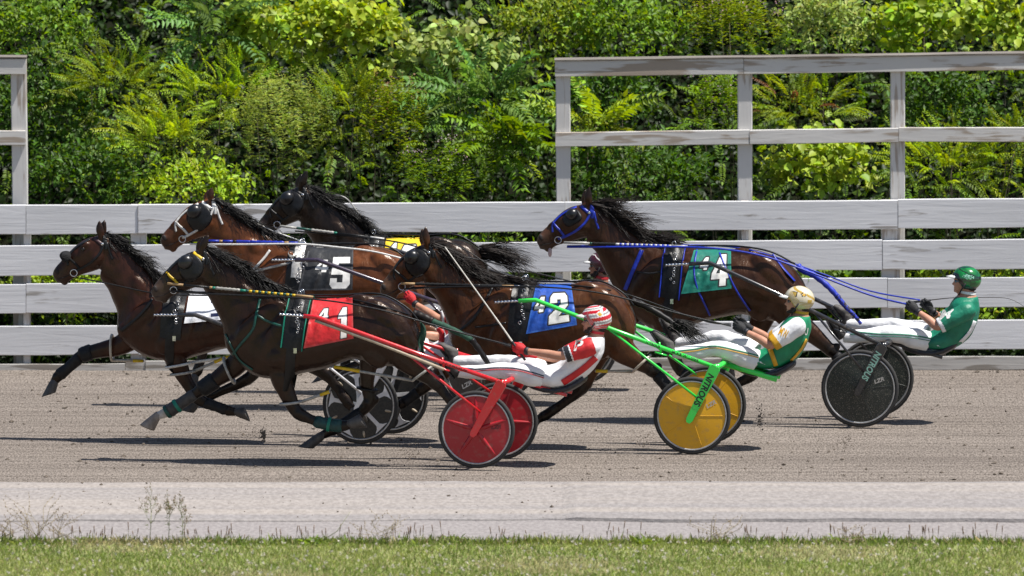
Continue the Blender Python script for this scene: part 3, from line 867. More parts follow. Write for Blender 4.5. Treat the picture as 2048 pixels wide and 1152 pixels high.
def locks(roots, dirs, lens, mb, wave=.02, sag=.05, r=.0032, per=9, seg=8):
    """wavy locks: strands that share a curve and draw together at the tip"""
    for P, D, l in zip(roots, dirs, lens):
        D = D.normalized(); ph = random.uniform(0, 6.28); f = random.uniform(4, 9); am = wave * random.uniform(.5, 1.4) * 3
        s1 = D.orthogonal().normalized(); s2 = D.cross(s1); a1 = random.uniform(-1, 1); a2 = random.uniform(-1, 1)
        for j in range(per):
            jit = s1 * random.gauss(0, .011) + s2 * random.gauss(0, .011); wild = random.random() < .22
            jt = (s1 * random.gauss(0, .05) + s2 * random.gauss(0, .05)) if wild else (s1 * random.gauss(0, .010) + s2 * random.gauss(0, .010))
            lj = l * random.uniform(.65, 1.12); path = []; rad = []; ph2 = ph + random.gauss(0, .3)
            for k in range(seg):
                s = k / (seg - 1)
                path.append(P + jit + jt * s * s * l * 4 + D * (lj * s) + Vector((0, 0, -sag * s * s * lj * 4)) + (s1 * a1 + s2 * a2) * (math.sin(f * s + ph2) - math.sin(ph2)) * am * s * l)
                rad.append((r * .55 if wild else r) * (1.2 - s * 1.0))
            mb.tube(path, rad, 3)

def strap_pts(bvh, path, width, off, fr, ly):
    """path in picture coordinates, laid on the skin; returns rows of edge points"""
    pts = catmull(path, max(2, 5)) if len(path) > 2 else [np.array(path[0], float) + (np.array(path[1], float) - np.array(path[0], float)) * (k / 8) for k in range(9)]
    rows = []; last = None
    for i, p in enumerate(pts):
        q = pts[min(i + 1, len(pts) - 1)] - pts[max(i - 1, 0)]
        q = q / (np.linalg.norm(q) + 1e-9); n = np.array([-q[1], q[0]])
        row = []
        for sgn in (-1, 1):
            e = p + n * sgn * width * .5
            h = hit(bvh, e[0], e[1], off)
            row.append((e, h))
        rows.append(row)
    # fill misses from neighbours' depth
    def depth(h): return (h - fr.O).dot(fr.ey)
    out = []; lastly = None
    known = [depth(h) for r in rows for _, h in r if h is not None]
    for r in rows:
        o = []
        for e, h in r:
            if h is None or depth(h) > .12: h = fr.P(e[0], e[1], lastly if lastly is not None else (known[0] if known else ly))
            else: lastly = depth(h)
            o.append(h)
        out.append(o)
    return out

def strap(mb, bvh, path, width, fr, off=.008, ly=-.2, th=.006, mi=0):
    rows = strap_pts(bvh, path, width, off, fr, ly)
    rings = []
    for a, b in rows:
        d = (a - C_POS).normalized() * th
        m = (a + b) * .5 - d * .5
        rings.append([a, m, b, b + d, a + d])
    mb.loft(rings, True, mi)

def line3(mb, fr, pts, r=.005, bvh=None, off=.01, n=6, mi=0):
    """cord through (px, py, ly) points; lies on the skin where it would cut into it"""
    path = []
    for p in catmull(pts, 5):
        v = fr.P(p[0], p[1], p[2])
        if bvh is not None:
            h = hit(bvh, p[0], p[1], off)
            if h is not None and (h - fr.O).dot(fr.ey) < p[2]: v = h
        path.append(v)
    mb.tube(path, r, n, mi=mi)

def body_ring(bvh, c, d_up, d_side, off, n=28, reach=.55):
    out = []
    for k in range(n):
        th = 2 * math.pi * k / n
        d = d_up * math.cos(th) + d_side * math.sin(th)
        h = bvh.ray_cast(c + d * reach, -d)
        out.append((h[0] if h[0] is not None else c + d * .25) + d * off)
    return out

DIGITS = {
 '1': ([(.15, .25), (.5, 0), (.85, 0), (.85, 1), (.42, 1), (.42, .34), (.15, .34)], None),
 '2': ([(0, .32), (0, .12), (.15, 0), (.85, 0), (1, .12), (1, .44), (.45, .78), (1, .78), (1, 1), (0, 1), (0, .72), (.6, .38), (.6, .22), (.4, .22), (.4, .32)], None),
 '3': ([(0, 0), (.85, 0), (1, .14), (1, .42), (.88, .5), (1, .58), (1, .86), (.85, 1), (0, 1), (0, .8), (.6, .8), (.6, .6), (.25, .6), (.25, .42), (.6, .42), (.6, .2), (0, .2)], None),
 '4': ([(.48, 0), (.88, 0), (.88, .6), (1, .6), (1, .78), (.88, .78), (.88, 1), (.5, 1), (.5, .78), (0, .78), (0, .6)], [(.52, .26), (.52, .6), (.26, .6)]),
 '5': ([(.03, 0), (.95, 0), (.95, .2), (.38, .2), (.38, .36), (.82, .36), (1, .5), (1, .86), (.82, 1), (.16, 1), (0, .86), (0, .68), (.36, .68), (.36, .8), (.64, .8), (.64, .56), (.03, .56)], None),
 '6': ([(.2, 0), (1, 0), (1, .2), (.4, .2), (.4, .4), (.85, .4), (1, .52), (1, .86), (.85, 1), (.15, 1), (0, .86), (0, .2)], [(.4, .58), (.62, .58), (.62, .82), (.4, .82)])}
def in_poly(u, v, poly):
    inside = np.zeros(u.shape, bool); j = len(poly) - 1
    for i in range(len(poly)):
        xi, yi = poly[i]; xj, yj = poly[j]
        c = ((yi > v) != (yj > v)) & (u < (xj - xi) * (v - yi) / (yj - yi + 1e-12) + xi)
        inside ^= c; j = i
    return inside
def digit_mask(U, V, ch, box):
    u = (U - box[0]) / (box[2] - box[0]); v = (V - box[1]) / (box[3] - box[1])
    o, h = DIGITS[ch]; m = in_poly(u, v, o)
    if h: m &= ~in_poly(u, v, h)
    return m
def dilate(m, k):
    o = m.copy()
    for dx in range(-k, k + 1):
        for dy in range(-k, k + 1):
            if dx * dx + dy * dy <= k * k + 1: o |= np.roll(np.roll(m, dx, 0), dy, 1)
    return o

def number_cloth(H, corners, mats, big, bigbox, small, smallbox, outline=2):
    """saddle cloth laid on the back; the print is flat colour on the cloth"""
    TL, TR, BR, BL = [np.array(c, float) for c in corners]
    nx, ny = 92, 84; fr = H.fr
    grid = {}; lastrow = {}
    for i in range(nx + 1):
        last = None
        for j in range(ny, -1, -1):
            u = i / nx; v = j / ny
            p = (TL * (1 - u) + TR * u) * (1 - v) + (BL * (1 - u) + BR * u) * v
            off = .018 + .006 * math.sin(u * 9 + v * 2) * v + .012 * v * v + .010 * v * noise.noise(Vector((u * 6 + v * 3, v * 2.5, TL[0] * .1)))
            h = hit(H.bvh, p[0], p[1], off)
            if h is None or (h - fr.O).dot(fr.ey) > .02:
                h = fr.P(p[0], p[1], last if last is not None else -.2)
            last = (h - fr.O).dot(fr.ey)
            if v < .14: # rolls over the spine
                pass
            grid[i, j] = h
    U, V = np.meshgrid((np.arange(nx) + .5) / nx, (np.arange(ny) + .5) / ny, indexing='ij')
    mask = np.zeros((nx, ny), int)
    edge = (U < .03) | (U > .965) | (V > .96)
    mask[edge] = 3
    for ch, box in ((big, bigbox), (small, smallbox)):
        if ch is None: continue
        m = digit_mask(U, V, ch, box)
        mask[dilate(m, outline)] = 2; mask[m] = 1
    mb = MB(); vs = []; idx = {}
    for i in range(nx + 1):
        for j in range(ny + 1):
            idx[i, j] = len(vs); vs.append(grid[i, j])
    o0 = len(vs)
    faces = []; mi = []
    for i in range(nx):
        for j in range(ny):
            faces.append((idx[i, j], idx[i, j + 1], idx[i + 1, j + 1], idx[i + 1, j])); mi.append(int(mask[i, j]))
    # far flap and the top over the spine
    mir = {}
    for i in range(0, nx + 1):
        for j in range(0, ny + 1, 6):
            mir[i, j] = len(vs); vs.append(fr.mirror(grid[i, j]))
    for i in range(nx):
        faces.append((idx[i, 0], idx[i + 1, 0], mir[i + 1, 0], mir[i, 0])); mi.append(0)
        for j in range(0, ny, 6):
            faces.append((mir[i, j], mir[i + 1, j], mir[i + 1, j + 6], mir[i, j + 6])); mi.append(0)
    mb.v = vs; mb.f = faces; mb.m = mi
    return part('number_cloth', mb, mats, H.root)

def nearest_seg(V, path):
    """distance and parameter of points V (n,3) to a polyline"""
    best = np.full(len(V), 1e9); par = np.zeros(len(V))
    for i in range(len(path) - 1):
        a = np.array(path[i]); b = np.array(path[i + 1]); ab = b - a
        t = ((V - a) @ ab / (ab @ ab)).clip(0, 1)
        d = np.linalg.norm(V - (a + t[:, None] * ab), axis=1)
        k = d < best; best[k] = d[k]; par[k] = i + t[k]
    return best, par

def build_horse(cfg):
    H = Horse(); H.cfg = cfg
    fr = H.fr = Frame(cfg['gx'], cfg['gy'], cfg.get('yaw', 7))
    H.root = thing('horse', cfg['label'], 'horse', fr.O, 'harness racing horses')
    A = np.array(cfg['poll'], float); B = np.array(cfg['muzzle'], float)
    L = np.linalg.norm(B - A); e = (B - A) / L; nrm = np.array([e[1], -e[0]]); nrm = nrm if nrm[0] > 0 else -nrm
    def hp(u, v): return A + e * u * L + nrm * v * L
    H.hp = hp; H.L = L
    mb = MB()
    # head
    rings = []
    for u, vt, vb, hw in catmull(HEAD, 3):
        t = hp(u, vt); b = hp(u, vb); rings.append(rib_ring(fr, t, b, hw, egg=-.12 if u > .5 else .10))
    mb.loft(rings)
    # cheek, brow, nostril and lip shapes
    def ell(uv, ly, ru, rv, rl):
        c = hp(*uv); P = fr.P(c[0], c[1], ly)
        q = hp(uv[0] + .1, uv[1]); ax = (fr.P(q[0], q[1], ly) - P).normalized()
        q = hp(uv[0], uv[1] + .1); az = (fr.P(q[0], q[1], ly) - P).normalized()
        mb.ball(P, ax * ru, fr.ey * rl, az * rv)
    for s in (-1, 1):
        ell((.30, .25), s * .056, .088, .075, .054)
        ell((.34, -.02), s * .066, .048, .030, .028)
        ell((.93, .065), s * .045, .030, .026, .022)
        ell((.60, -.03), s * .035, .10, .02, .02)
    ell((.985, .195), 0, .032, .024, .036); ell((.925, .290), 0, .032, .020, .03)
    # neck and trunk
    ribs = cfg['ribs']
    rings = []
    sm = catmull([(t[0], t[1], b[0], b[1], w) for t, b, w in ribs], 4)
    nrib = len(sm)
    for i, q in enumerate(sm):
        neck = i < 16
        rings.append(rib_ring(fr, q[0:2], q[2:4], q[4], egg=.22 if neck else .10, p=.95 if neck else .84))
    mb.loft(rings)
    # link head and neck
    t0, b0, w0 = ribs[0]
    rings = [rib_ring(fr, hp(.14, .01), hp(.2, .40), .085), rib_ring(fr, hp(.0, .0), hp(.04, .42), .082), rib_ring(fr, t0, b0, w0), rib_ring(fr, ribs[1][0], ribs[1][1], ribs[1][2])]
    mb.loft(rings)
    def muscle(p0, p1, r, ly, flat=.5, fade=.75):
        a = fr.P(p0[0], p0[1], ly); b = fr.P(p1[0], p1[1], ly)
        ax = (b - a); l = ax.length / 2; ax.normalize(); az = ax.cross(fr.ey)
        mb.ball((a + b) / 2, ax * l, fr.ey * (r * flat), az * r)
    # muscles placed by the trunk ribs: shoulder, point of shoulder, haunch, stifle
    R = ribs
    def rp(i, s): # point on rib i at fraction s from top
        t, b, w = R[i]; return (t[0] + (b[0] - t[0]) * s, t[1] + (b[1] - t[1]) * s)
    for s in (-1, 1):
        muscle(rp(4, .12), rp(4, .86), .110, s * .165, .42)
        muscle(rp(5, .15), rp(5, .80), .100, s * .205, .42)
        muscle(rp(5, .62), rp(6, .86), .12, s * .195, .55)
        muscle(rp(4, .70), rp(4, 1.0), .085, s * .100, .75)
        muscle(rp(2, .35), rp(4, .45), .085, s * .085, .5)
        muscle(rp(9, .08), rp(11, .62), .14, s * .172, .62)
        muscle(rp(10, .15), rp(12, .95), .115, s * .140, .75)
        muscle(rp(9, .55), rp(10, 1.02), .115, s * .185, .62)
        muscle(rp(8, .05), rp(10, .20), .10, s * .100, .6)
        for k in (6.4, 7.0, 7.6, 8.2):
            i0 = int(k); f = k - i0
            a_ = tuple(lerp(rp(i0, .30)[c], rp(min(i0 + 1, 13), .30)[c], f) for c in (0, 1)); b_ = tuple(lerp(rp(i0, .78)[c], rp(min(i0 + 1, 13), .78)[c], f) for c in (0, 1))
            muscle(a_, b_, .030, s * .262, .9)
    # ears
    for s in (-1, 1):
        ty = cfg['ear']; base = hp(.05 + (.02 if s > 0 else .0), .015); sh = cfg.get('ear_shift', (7, -2)) if s > 0 else (0, 0)
        p0 = fr.P(base[0] + sh[0] * .4, base[1] + sh[1] * .4, s * .055); p2 = fr.P(ty[0] + sh[0], ty[1] + sh[1], s * .05); ax = (p2 - p0) * 1.22
        rr = []
        sd = ax.normalized().cross(fr.ey)
        for t, w in ((-.15, .022), (.05, .030), (.3, .040), (.55, .037), (.78, .024), (.93, .011), (1, .003)):
            c = p0 + ax * t + sd * (.008 * math.sin(t * 3.1))
            rr.append([c + sd * (w * math.cos(k * math.pi / 5)) + fr.ey * (w * .62 * math.sin(k * math.pi / 5)) for k in range(10)])
        mb.loft(rr)
    # legs
    H.legs = {}
    for nm, pts in cfg['legs'].items():
        ly = {'nf': -.135, 'ff': .135, 'nh': -.15, 'fh': .15}[nm]
        j = [(p[0], p[1], p[2]) for p in pts['j']]
        sm = catmull(j, 4); rings = []
        P3 = [fr.P(q[0], q[1], ly * (1.0 if i > 3 else .92)) for i, q in enumerate(sm)]
        for i, q in enumerate(sm):
            tng = (P3[min(i + 1, len(P3) - 1)] - P3[max(i - 1, 0)]).normalized(); a = tng.cross(fr.ey).normalized()
            r = q[2] * (.86 if 13 < i < 18 else 1.0); fl = (.66 if 13 < i < 18 else .80) if i > 7 else .72
            rings.append([P3[i] + (a * math.cos(2 * math.pi * k / 14) + fr.ey * (fl * math.sin(2 * math.pi * k / 14))) * r for k in range(14)])
        mb.loft(rings)
        # tendon behind the cannon, then knee or hock and fetlock knobs
        tp_ = []
        for i in range(12, 21):
            tng = (P3[min(i + 1, len(P3) - 1)] - P3[i - 1]).normalized(); a = tng.cross(fr.ey).normalized(); a = a if a.x > 0 else -a
            tp_.append(P3[i] + a * (sm[i][2] * .72))
        mb.tube(tp_, [.020, .017, .016, .016, .016, .016, .017, .019, .022], 8)
        mb.ball(P3[20], Vector((1, 0, 0)) * .050, fr.ey * .040, Vector((0, 0, 1)) * .050)
        if nm in ('nh', 'fh'):
            hk = P3[12] + Vector((.045, 0, .02)); mb.ball(hk, Vector((.045, 0, .03)), fr.ey * .028, Vector((-.02, 0, .035)))
        kn = P3[12]; mb.ball(kn, Vector((1, 0, 0)) * j[3][2] * 1.06, fr.ey * j[3][2] * .92, Vector((0, 0, 1)) * j[3][2] * 1.06)
        H.legs[nm] = (P3, [q[2] for q in sm], ly)
    me = remeshed(mb, .0115, 3, .5)
    nr = np.empty(len(me.vertices) * 3); me.vertices.foreach_get('normal', nr); nr = nr.reshape(-1, 3); V = verts_np(me)
    d = np.array([.0045 * noise.noise(Vector((v[0] * 7, v[1] * 7, v[2] * 4.5))) + .0016 * noise.noise(Vector((v[0] * 19, v[1] * 19, v[2] * 12))) for v in V])
    set_verts(me, V + nr * d[:, None])
    # fine living unevenness
    V = verts_np(me)
    H.bvh = bvh_of(me)
    # coat colour
    n = len(V); base = np.array(cfg['coat']); col = np.tile(base, (n, 1))
    black = np.array([.0065, .0052, .0050])
    zz = np.array([noise.noise(Vector(v) * 2.2) for v in V]); zz2 = np.array([noise.noise(Vector(v) * 7) for v in V])
    col *= (1 + .22 * zz + .12 * zz2)[:, None]
    legk = np.zeros(n)
    for nm, (P3, rr, ly) in H.legs.items():
        d, t = nearest_seg(V, P3)
        w = np.clip((t - cfg.get('black_from', 5.5)) / 4.0, 0, 1) * (d < .12)
        legk = np.maximum(legk, w)
    # dark top of the neck and muzzle
    hd = np.array(fr.P(*hp(.96, .12), 0.0)); dm = np.linalg.norm(V - hd, axis=1)
    mz = np.clip((.13 - dm) / .07, 0, 1)
    col = col * (1 - legk[:, None]) + black * legk[:, None]
    col = col * (1 - .8 * mz[:, None]) + np.array(cfg.get('muzzle_col', (.035, .028, .024))) * .8 * mz[:, None]
    for s_ in (-1, 1):
        et = np.array(fr.P(cfg['ear'][0], cfg['ear'][1], s_ * .05)); w = np.clip((.11 - np.linalg.norm(V - et, axis=1)) / .06, 0, 1)[:, None] * .8
        col = col * (1 - w) + black * w
    if 'tan' in cfg:
        hd = np.array(fr.P(*hp(.80, .05), 0.0)); dm = np.linalg.norm(V - hd, axis=1); w = np.clip((.11 - dm) / .08, 0, 1)[:, None] * .7
        col = col * (1 - w) + np.array(cfg['tan']) * w
    for nm in cfg.get('white_foot', ()):
        P3, rr, ly = H.legs[nm]; d, t = nearest_seg(V, P3); w = (np.clip((t - 19.6) / .8, 0, 1) * (d < .09))[:, None]
        col = col * (1 - w) + np.array([.62, .57, .52]) * w
    set_verts(me, V - np.array(fr.O)); set_color(me, col.clip(.002, .9))
    me.name = 'body'
    link('body', me, cfg['mat'], H.root)
    # hooves
    for nm, pts in cfg['legs'].items():
        P3, rr, ly = H.legs[nm]; hx, hy = pts['hoof']
        toe, heel = pts.get('sole') or (((hx - 20, hy + 3), (hx + 12, hy + 11)) if nm in ('ff', 'fh') else ((hx + 14, hy + 14), (hx + 9, hy - 16)))
        a = P3[-1]; TT = fr.P(*toe, ly); HH = fr.P(*heel, ly); b = (TT + HH) / 2; ax = (b - a).normalized(); side = fr.ey
        toe_d = TT - HH; hl = max(.052, min(.068, toe_d.length / 2)); toe_d = (toe_d - side * toe_d.dot(side)).normalized()
        sole = side.cross(toe_d); sole = sole if sole.dot(ax) > 0 else -sole
        h = MB(); rg = []
        c1 = b
        for t, rx, ryy in ((-.25, .030, .032), (.05, .040, .038), (.22, .045, .043), (.88, hl * .97, .054), (1.0, hl, .056), (1.01, hl * .7, .04)):
            c = a.lerp(c1, t); k = min(1, max(0, t) * 1.4 + .15)
            f = (ax.cross(side) if ax.cross(side).dot(toe_d) > 0 else side.cross(ax)).normalized()
            dirx = (f * (1 - k) + toe_d * k).normalized()
            rg.append([c + dirx * (rx * math.cos(2 * math.pi * q / 16)) + side * (ryy * math.sin(2 * math.pi * q / 16)) for q in range(16)])
        h.loft(rg); part('hoof', h, M_HORN_PALE if nm in cfg.get('white_foot', ()) else M_HORN, H.root)
    # eyes and nostrils
    for s in (-1, 1):
        m_ = MB(); c = hp(.40, .015); P = fr.P(c[0], c[1], s * .086); m_.ball(P, Vector((.020, 0, 0)), fr.ey * .012, Vector((0, 0, .016))); part('eye', m_, M_EYE, H.root)
        m_ = MB(); c = hp(.935, .065); P = fr.P(c[0], c[1], s * .062); m_.ball(P + fr.ey * (s * .005), Vector((.016, 0, .010)), fr.ey * .011, Vector((-.010, 0, .026))); part('nostril', m_, M_NOSTRIL, H.root)
    # mane and forelock
    mane = MB(); crest = [R[i][0] for i in range(4)] + [((R[3][0][0] + R[4][0][0]) / 2, (R[3][0][1] + R[4][0][1]) / 2), R[4][0]]
    cm = cfg['mane']; roots = []; dirs = []; lens = []
    sp = catmull([tuple(hp(.02, .0))] + crest, 12)
    NL = int(cm['n'] * .30)
    for k in range(NL):
        t = (k + random.random()) / NL; q = sp[min(len(sp) - 1, int(t * (len(sp) - 1) * cm.get('end', .86)))]
        ly = random.gauss(-.010, .022)
        P = fr.P(q[0] + random.uniform(-2, 2), q[1] + 2.5, ly)
        i0 = min(int(t * cm.get('end', .86) * (len(sp) - 1)), len(sp) - 2); tg = sp[i0 + 1] - sp[i0]; tg = tg / (np.linalg.norm(tg) + 1e-9)
        lift = cm['lift'] + random.gauss(0, cm.get('spread', .22))
        D = fr.ex * (tg[0] + .25) + Vector((0, 0, -tg[1] + lift)) + fr.ey * random.gauss(-.10, .16)
        roots.append(P); dirs.append(D); lens.append(cm['len'] * random.uniform(.45, 1.15) * (cm.get('taper', 1) if t > .7 else 1))
    locks(roots, dirs, lens, mane, cm.get('wave', .02) * 1.6, cm.get('sag', .05), .0042)
    # hair lying on the near side of the neck
    for k in range(int(cm.get('side', 90) * .62)):
        t = random.random(); q = sp[int(t * (len(sp) - 1) * .9)]
        P = fr.P(q[0], q[1] + 2, -.02)
        D = fr.ex * random.uniform(.5, 1.1) + Vector((0, 0, random.uniform(-.75, -.15))) - fr.ey * random.uniform(.05, .35)
        locks([P], [D], [random.uniform(.10, .26) * cm.get('drape', 1.0)], mane, .035, .02, .0045, 8, 7)
    part('mane', mane, cfg.get('hair', M_HAIR_BLACK), H.root)
    fl = MB()
    strands([fr.P(*(hp(-.01 + random.uniform(-.02, .03), .01)), random.gauss(0, .02)) for _ in range(34)], [Vector((random.uniform(.1, .8), random.gauss(0, .2), random.uniform(-.2, .5))) for _ in range(34)], [random.uniform(.04, .10) for _ in range(34)], fl, .03, .08, .0026)
    part('forelock', fl, cfg.get('hair', M_HAIR_BLACK), H.root)
    return H

def tack(H, bridle, halter=None, cup='full', brow=None, nose=None, cheek=None, hood=True):
    """bridle with blinkers, built from head coordinates"""
    fr = H.fr; hp = H.hp; bv = H.bvh; root = H.root; w = 4.8
    brow = brow or bridle; nose = nose or bridle; cheek = cheek or bridle
    br = thing_part('bridle', root)
    def S(name, uv, width, mat):
        m_ = MB(); strap(m_, bv, [tuple(hp(*p)) for p in uv], width, fr, off=.006, ly=-.1); part(name, m_, mat, br)
    S('cheek_strap', [(.02, .04), (.10, .14), (.24, .22), (.42, .255), (.60, .245), (.72, .22)], w, cheek)
    S('brow_band', [(.16, -.05), (.15, .0), (.13, .06), (.11, .12)], w + 1.5, brow)
    S('crown_strap', [(.0, .02), (.02, .08), (.06, .15), (.11, .22)], w + 1, bridle)
    S('nose_band', [(.66, -.045), (.65, .04), (.63, .13), (.62, .23)], w, nose)
    S('throat_latch', [(.03, .14), (.08, .28), (.11, .41)], w - .6, cheek)
    S('face_strap', [(.22, -.06), (.40, -.075), (.56, -.06), (.68, -.01), (.74, .09)], w - 1, bridle)
    # bit rings and rosettes
    for s in (-1, 1):
        m_ = MB(); c = hp(.73, .235); P = fr.P(c[0], c[1], s * .066); n = 20
        m_.tube([P + (fr.ex * math.cos(2 * math.pi * k / n) + Vector((0, 0, 1)) * math.sin(2 * math.pi * k / n)) * .030 for k in range(n + 1)], .0045, 6); part('bit_ring', m_, CHROME, br)
        m_ = MB(); c = hp(.105, .12); h = hit(bv, c[0], c[1], .01) if s < 0 else None; P = h or fr.P(c[0], c[1], s * .088)
        m_.ball(P, Vector((.014, 0, 0)), fr.ey * .006, Vector((0, 0, .014)), 12, 6); part('rosette', m_, CHROME, br)
    if cup:
        for s in (-1, 1):
            m_ = MB(); c = hp(.335, .005); P = fr.P(c[0], c[1], s * .072)
            q = hp(.435, .005); ax = (fr.P(q[0], q[1], s * .072) - P).normalized(); az = ax.cross(fr.ey).normalized()
            r = .060 if cup == 'full' else .050
            rings = []
            for th in np.linspace(0, 1.0, 6):
                a_ = th * math.pi / 2
                rings.append([P + (ax * math.cos(2 * math.pi * k / 20) * 1.12 + az * math.sin(2 * math.pi * k / 20)) * (r * math.cos(a_) + .001) + fr.ey * (s * (.026 + .050 * math.sin(a_))) for k in range(20)])
            rim = [P + (ax * math.cos(2 * math.pi * k / 20) * 1.12 + az * math.sin(2 * math.pi * k / 20)) * (r * 1.06) + fr.ey * (s * .018) for k in range(20)]
            m_.loft([rim] + rings); part('blinker_cup', m_, CAP_BLACK, br)
            # leather flap lying on the cheek behind the cup
            m_ = MB(); grid = []; nr_, na_ = 6, 22
            for i in range(nr_ + 1):
                row = []
                for k in range(na_):
                    an = 2 * math.pi * k / na_; rr_ = (.02 + .98 * i / nr_); q = hp(.325 + .200 * rr_ * math.copysign(abs(math.cos(an)) ** .8, math.cos(an)), .120 + .185 * rr_ * math.copysign(abs(math.sin(an)) ** .8, math.sin(an)) + .03 * rr_ * math.cos(an)) if hood else hp(.37 + .15 * rr_ * math.copysign(abs(math.cos(an)) ** .6, math.cos(an)), .055 + .105 * rr_ * math.copysign(abs(math.sin(an)) ** .6, math.sin(an)))
                    h = hit(bv, q[0], q[1], .010 if i < nr_ else .004)
                    if h is None: h = fr.P(q[0], q[1], -.05)
                    row.append(h if s < 0 else fr.mirror(h))
                grid.append(row)
            m_.loft(grid, True); part('blinker_flap', m_, LEATHER, br)
    # corners of the mouth
    m_ = MB(); strap(m_, bv, [tuple(hp(*q_)) for q_ in ((1.01, .165), (.94, .19), (.86, .215), (.77, .225))], 1.6, fr, off=.002, ly=-.05, th=.003); part('mouth_line', m_, M_NOSTRIL, root)
    return br

def thing_part(name, parent):
    o = bpy.data.objects.new(name, None); COL.objects.link(o); o.parent = parent; o.empty_display_size = .05
    return o

def harness(H, pad_px, pad_w, mats, breast=None, check=None, back=None, girth=True):
    """saddle pad with girth round the barrel, breast strap, check rein and back strap"""
    fr = H.fr; bv = H.bvh; root = H.root; R = H.cfg['ribs']
    hs = thing_part('harness', root)
    (tx, ty), (bx, by) = pad_px
    T = fr.P(tx, ty); B = fr.P(bx, by); c = (T + B) / 2; up = (T - B).normalized()
    along = fr.ey.cross(up).normalized(); along = along if along.x > 0 else -along
    hwid = pad_w / PXM / 2
    def band(name, w, off, th0, th1, mat, n=32, shift=0.0):
        m_ = MB(); rings = []
        for s in np.linspace(-1, 1, 5):
            cc = c + along * (w * s + shift)
            rg = []
            for k in range(n + 1):
                th = lerp(th0, th1, k / n); d = up * math.cos(th) + fr.ey * math.sin(th)
                h = bv.ray_cast(cc + d * .6, -d)
                rg.append((h[0] if h[0] is not None else cc + d * .3) + d * (off * (1 - .45 * abs(s) ** 3)))
            rings.append(rg)
        m_.loft(rings, False, 0, closed=False)
        # inner side, so the band has thickness
        m_.loft([[p + (c - p).normalized() * .014 for p in rg] for rg in rings][::-1], False, 0, closed=False)
        part(name, m_, mat, hs)
    band('saddle_pad', hwid, .022, -1.9, 1.9, mats[0])
    band('girth', hwid * .42, .016, -math.pi, math.pi, mats[1])
    band('saddle_tree', hwid * .5, .036, -1.25, 1.25, mats[2] if len(mats) > 2 else LEATHER)
    if len(mats) > 3:
        band('pad_trim', .006, .030, -1.9, 1.9, mats[3], shift=-hwid * .95); band('pad_trim', .006, .030, -1.9, 1.9, mats[3], shift=hwid * .95)
    # buckle, terrets
    m_ = MB(); q = bx + (tx - bx) * .30, by + (ty - by) * .30
    h = hit(bv, q[0], q[1], .03)
    if h: m_.box(h, Vector((.014, 0, 0)), fr.ey * .004, Vector((0, 0, .022))); part('buckle', m_, CHROME, hs, smooth=False)
    for k in (-1, 0, 1):
        m_ = MB(); P = T + up * .035 + fr.ey * (k * .09) + along * (-.01); n = 14
        m_.tube([P + (along * math.cos(2 * math.pi * i / n) + up * math.sin(2 * math.pi * i / n)) * .018 for i in range(n + 1)], .004, 5); part('terret', m_, CHROME, hs)
    for k in range(9):
        q = (lerp(tx, bx, .10 + .045 * k) + random.uniform(-6, 6), lerp(ty, by, .10 + .045 * k)); h = hit(bv, q[0], q[1], .045)
        if h:
            m_ = MB(); n = 10; rr_ = random.uniform(.008, .014)
            m_.tube([h + (fr.ex * math.cos(2 * math.pi * i / n) + Vector((0, 0, 1)) * math.sin(2 * math.pi * i / n)) * rr_ for i in range(n + 1)], .0035, 5); part('harness_ring', m_, CHROME, hs)
    if breast:
        for path, wd, mat in breast:
            m_ = MB(); strap(m_, bv, path, wd, fr, off=.010, ly=-.2, th=.008); part('breast_strap', m_, mat, hs)
    if check:
        m_ = MB(); line3(m_, fr, check[0], check[1], None); part('check_rein', m_, check[2], hs)
    if back:
        m_ = MB(); line3(m_, fr, back[0], .0085, bv, .010); part('back_strap', m_, back[1], hs)
    return hs

def head_pole(H, a, b, segs, r=.011):
    """stick alongside the neck; segs = [(fraction, material, knobbly)]"""
    fr = H.fr; P0 = fr.P(*a); P1 = fr.P(*b); m_ = MB(); mats = []; t0 = 0.0
    hp_ = thing_part('head_pole', H.root)
    for frac, mat, kn in segs:
        if mat not in mats: mats.append(mat)
        mi = mats.index(mat)
        t1 = t0 + frac; n = 12 if kn else 2; path = []; rad = []
        for k in range(n + 1):
            t = lerp(t0, t1, k / n); path.append(P0.lerp(P1, t)); rad.append(r * (1.35 if kn and k % 2 else 1.0))
        m_.tube(path, rad, 8, mi=mi); t0 = t1
    part('stick', m_, mats, hp_, smooth=True)
    return hp_

def striped(n, A, B, total):
    return [(total / n, A if k % 2 else B, False) for k in range(n)]

def hobble(H, leg, t, mat, tipmat, strap_to, r=.012, swell=.022):
    """plastic loop round a leg with its hanging strap"""
    fr = H.fr; P3, rr, ly = H.legs[leg]
    i = int(t); f = t - i; c = P3[i].lerp(P3[min(i + 1, len(P3) - 1)], f); R_ = lerp(rr[i], rr[min(i + 1, len(rr) - 1)], f)
    tg = (P3[min(i + 1, len(P3) - 1)] - P3[max(0, i - 1)]).normalized(); a = tg.cross(fr.ey).normalized()
    ho = thing_part('hobble', H.root); m_ = MB(); n = 24; pts = []
    for k in range(n + 1):
        th = 2 * math.pi * k / n
        pts.append(c + (a * math.cos(th) * 1.05 + fr.ey * math.sin(th) * .95) * (R_ + swell) + tg * (.03 * math.cos(th)))
    m_.tube(pts, r, 8); part('loop', m_, mat, ho)
    if strap_to:
        m_ = MB(); Q = fr.P(*strap_to); s = c - fr.ey * (R_ * .8)
        near = min(pts, key=lambda p: (p - Q).length)
        m_.tube([near, near.lerp(Q, .4), Q], [.014, .013, .011], 8, mi=0); m_.tube([near.lerp(Q, .66), near.lerp(Q, .98)], [.0155, .0145], 8, mi=1)
        part('connecting_tube', m_, [mat, tipmat], ho)
    return ho

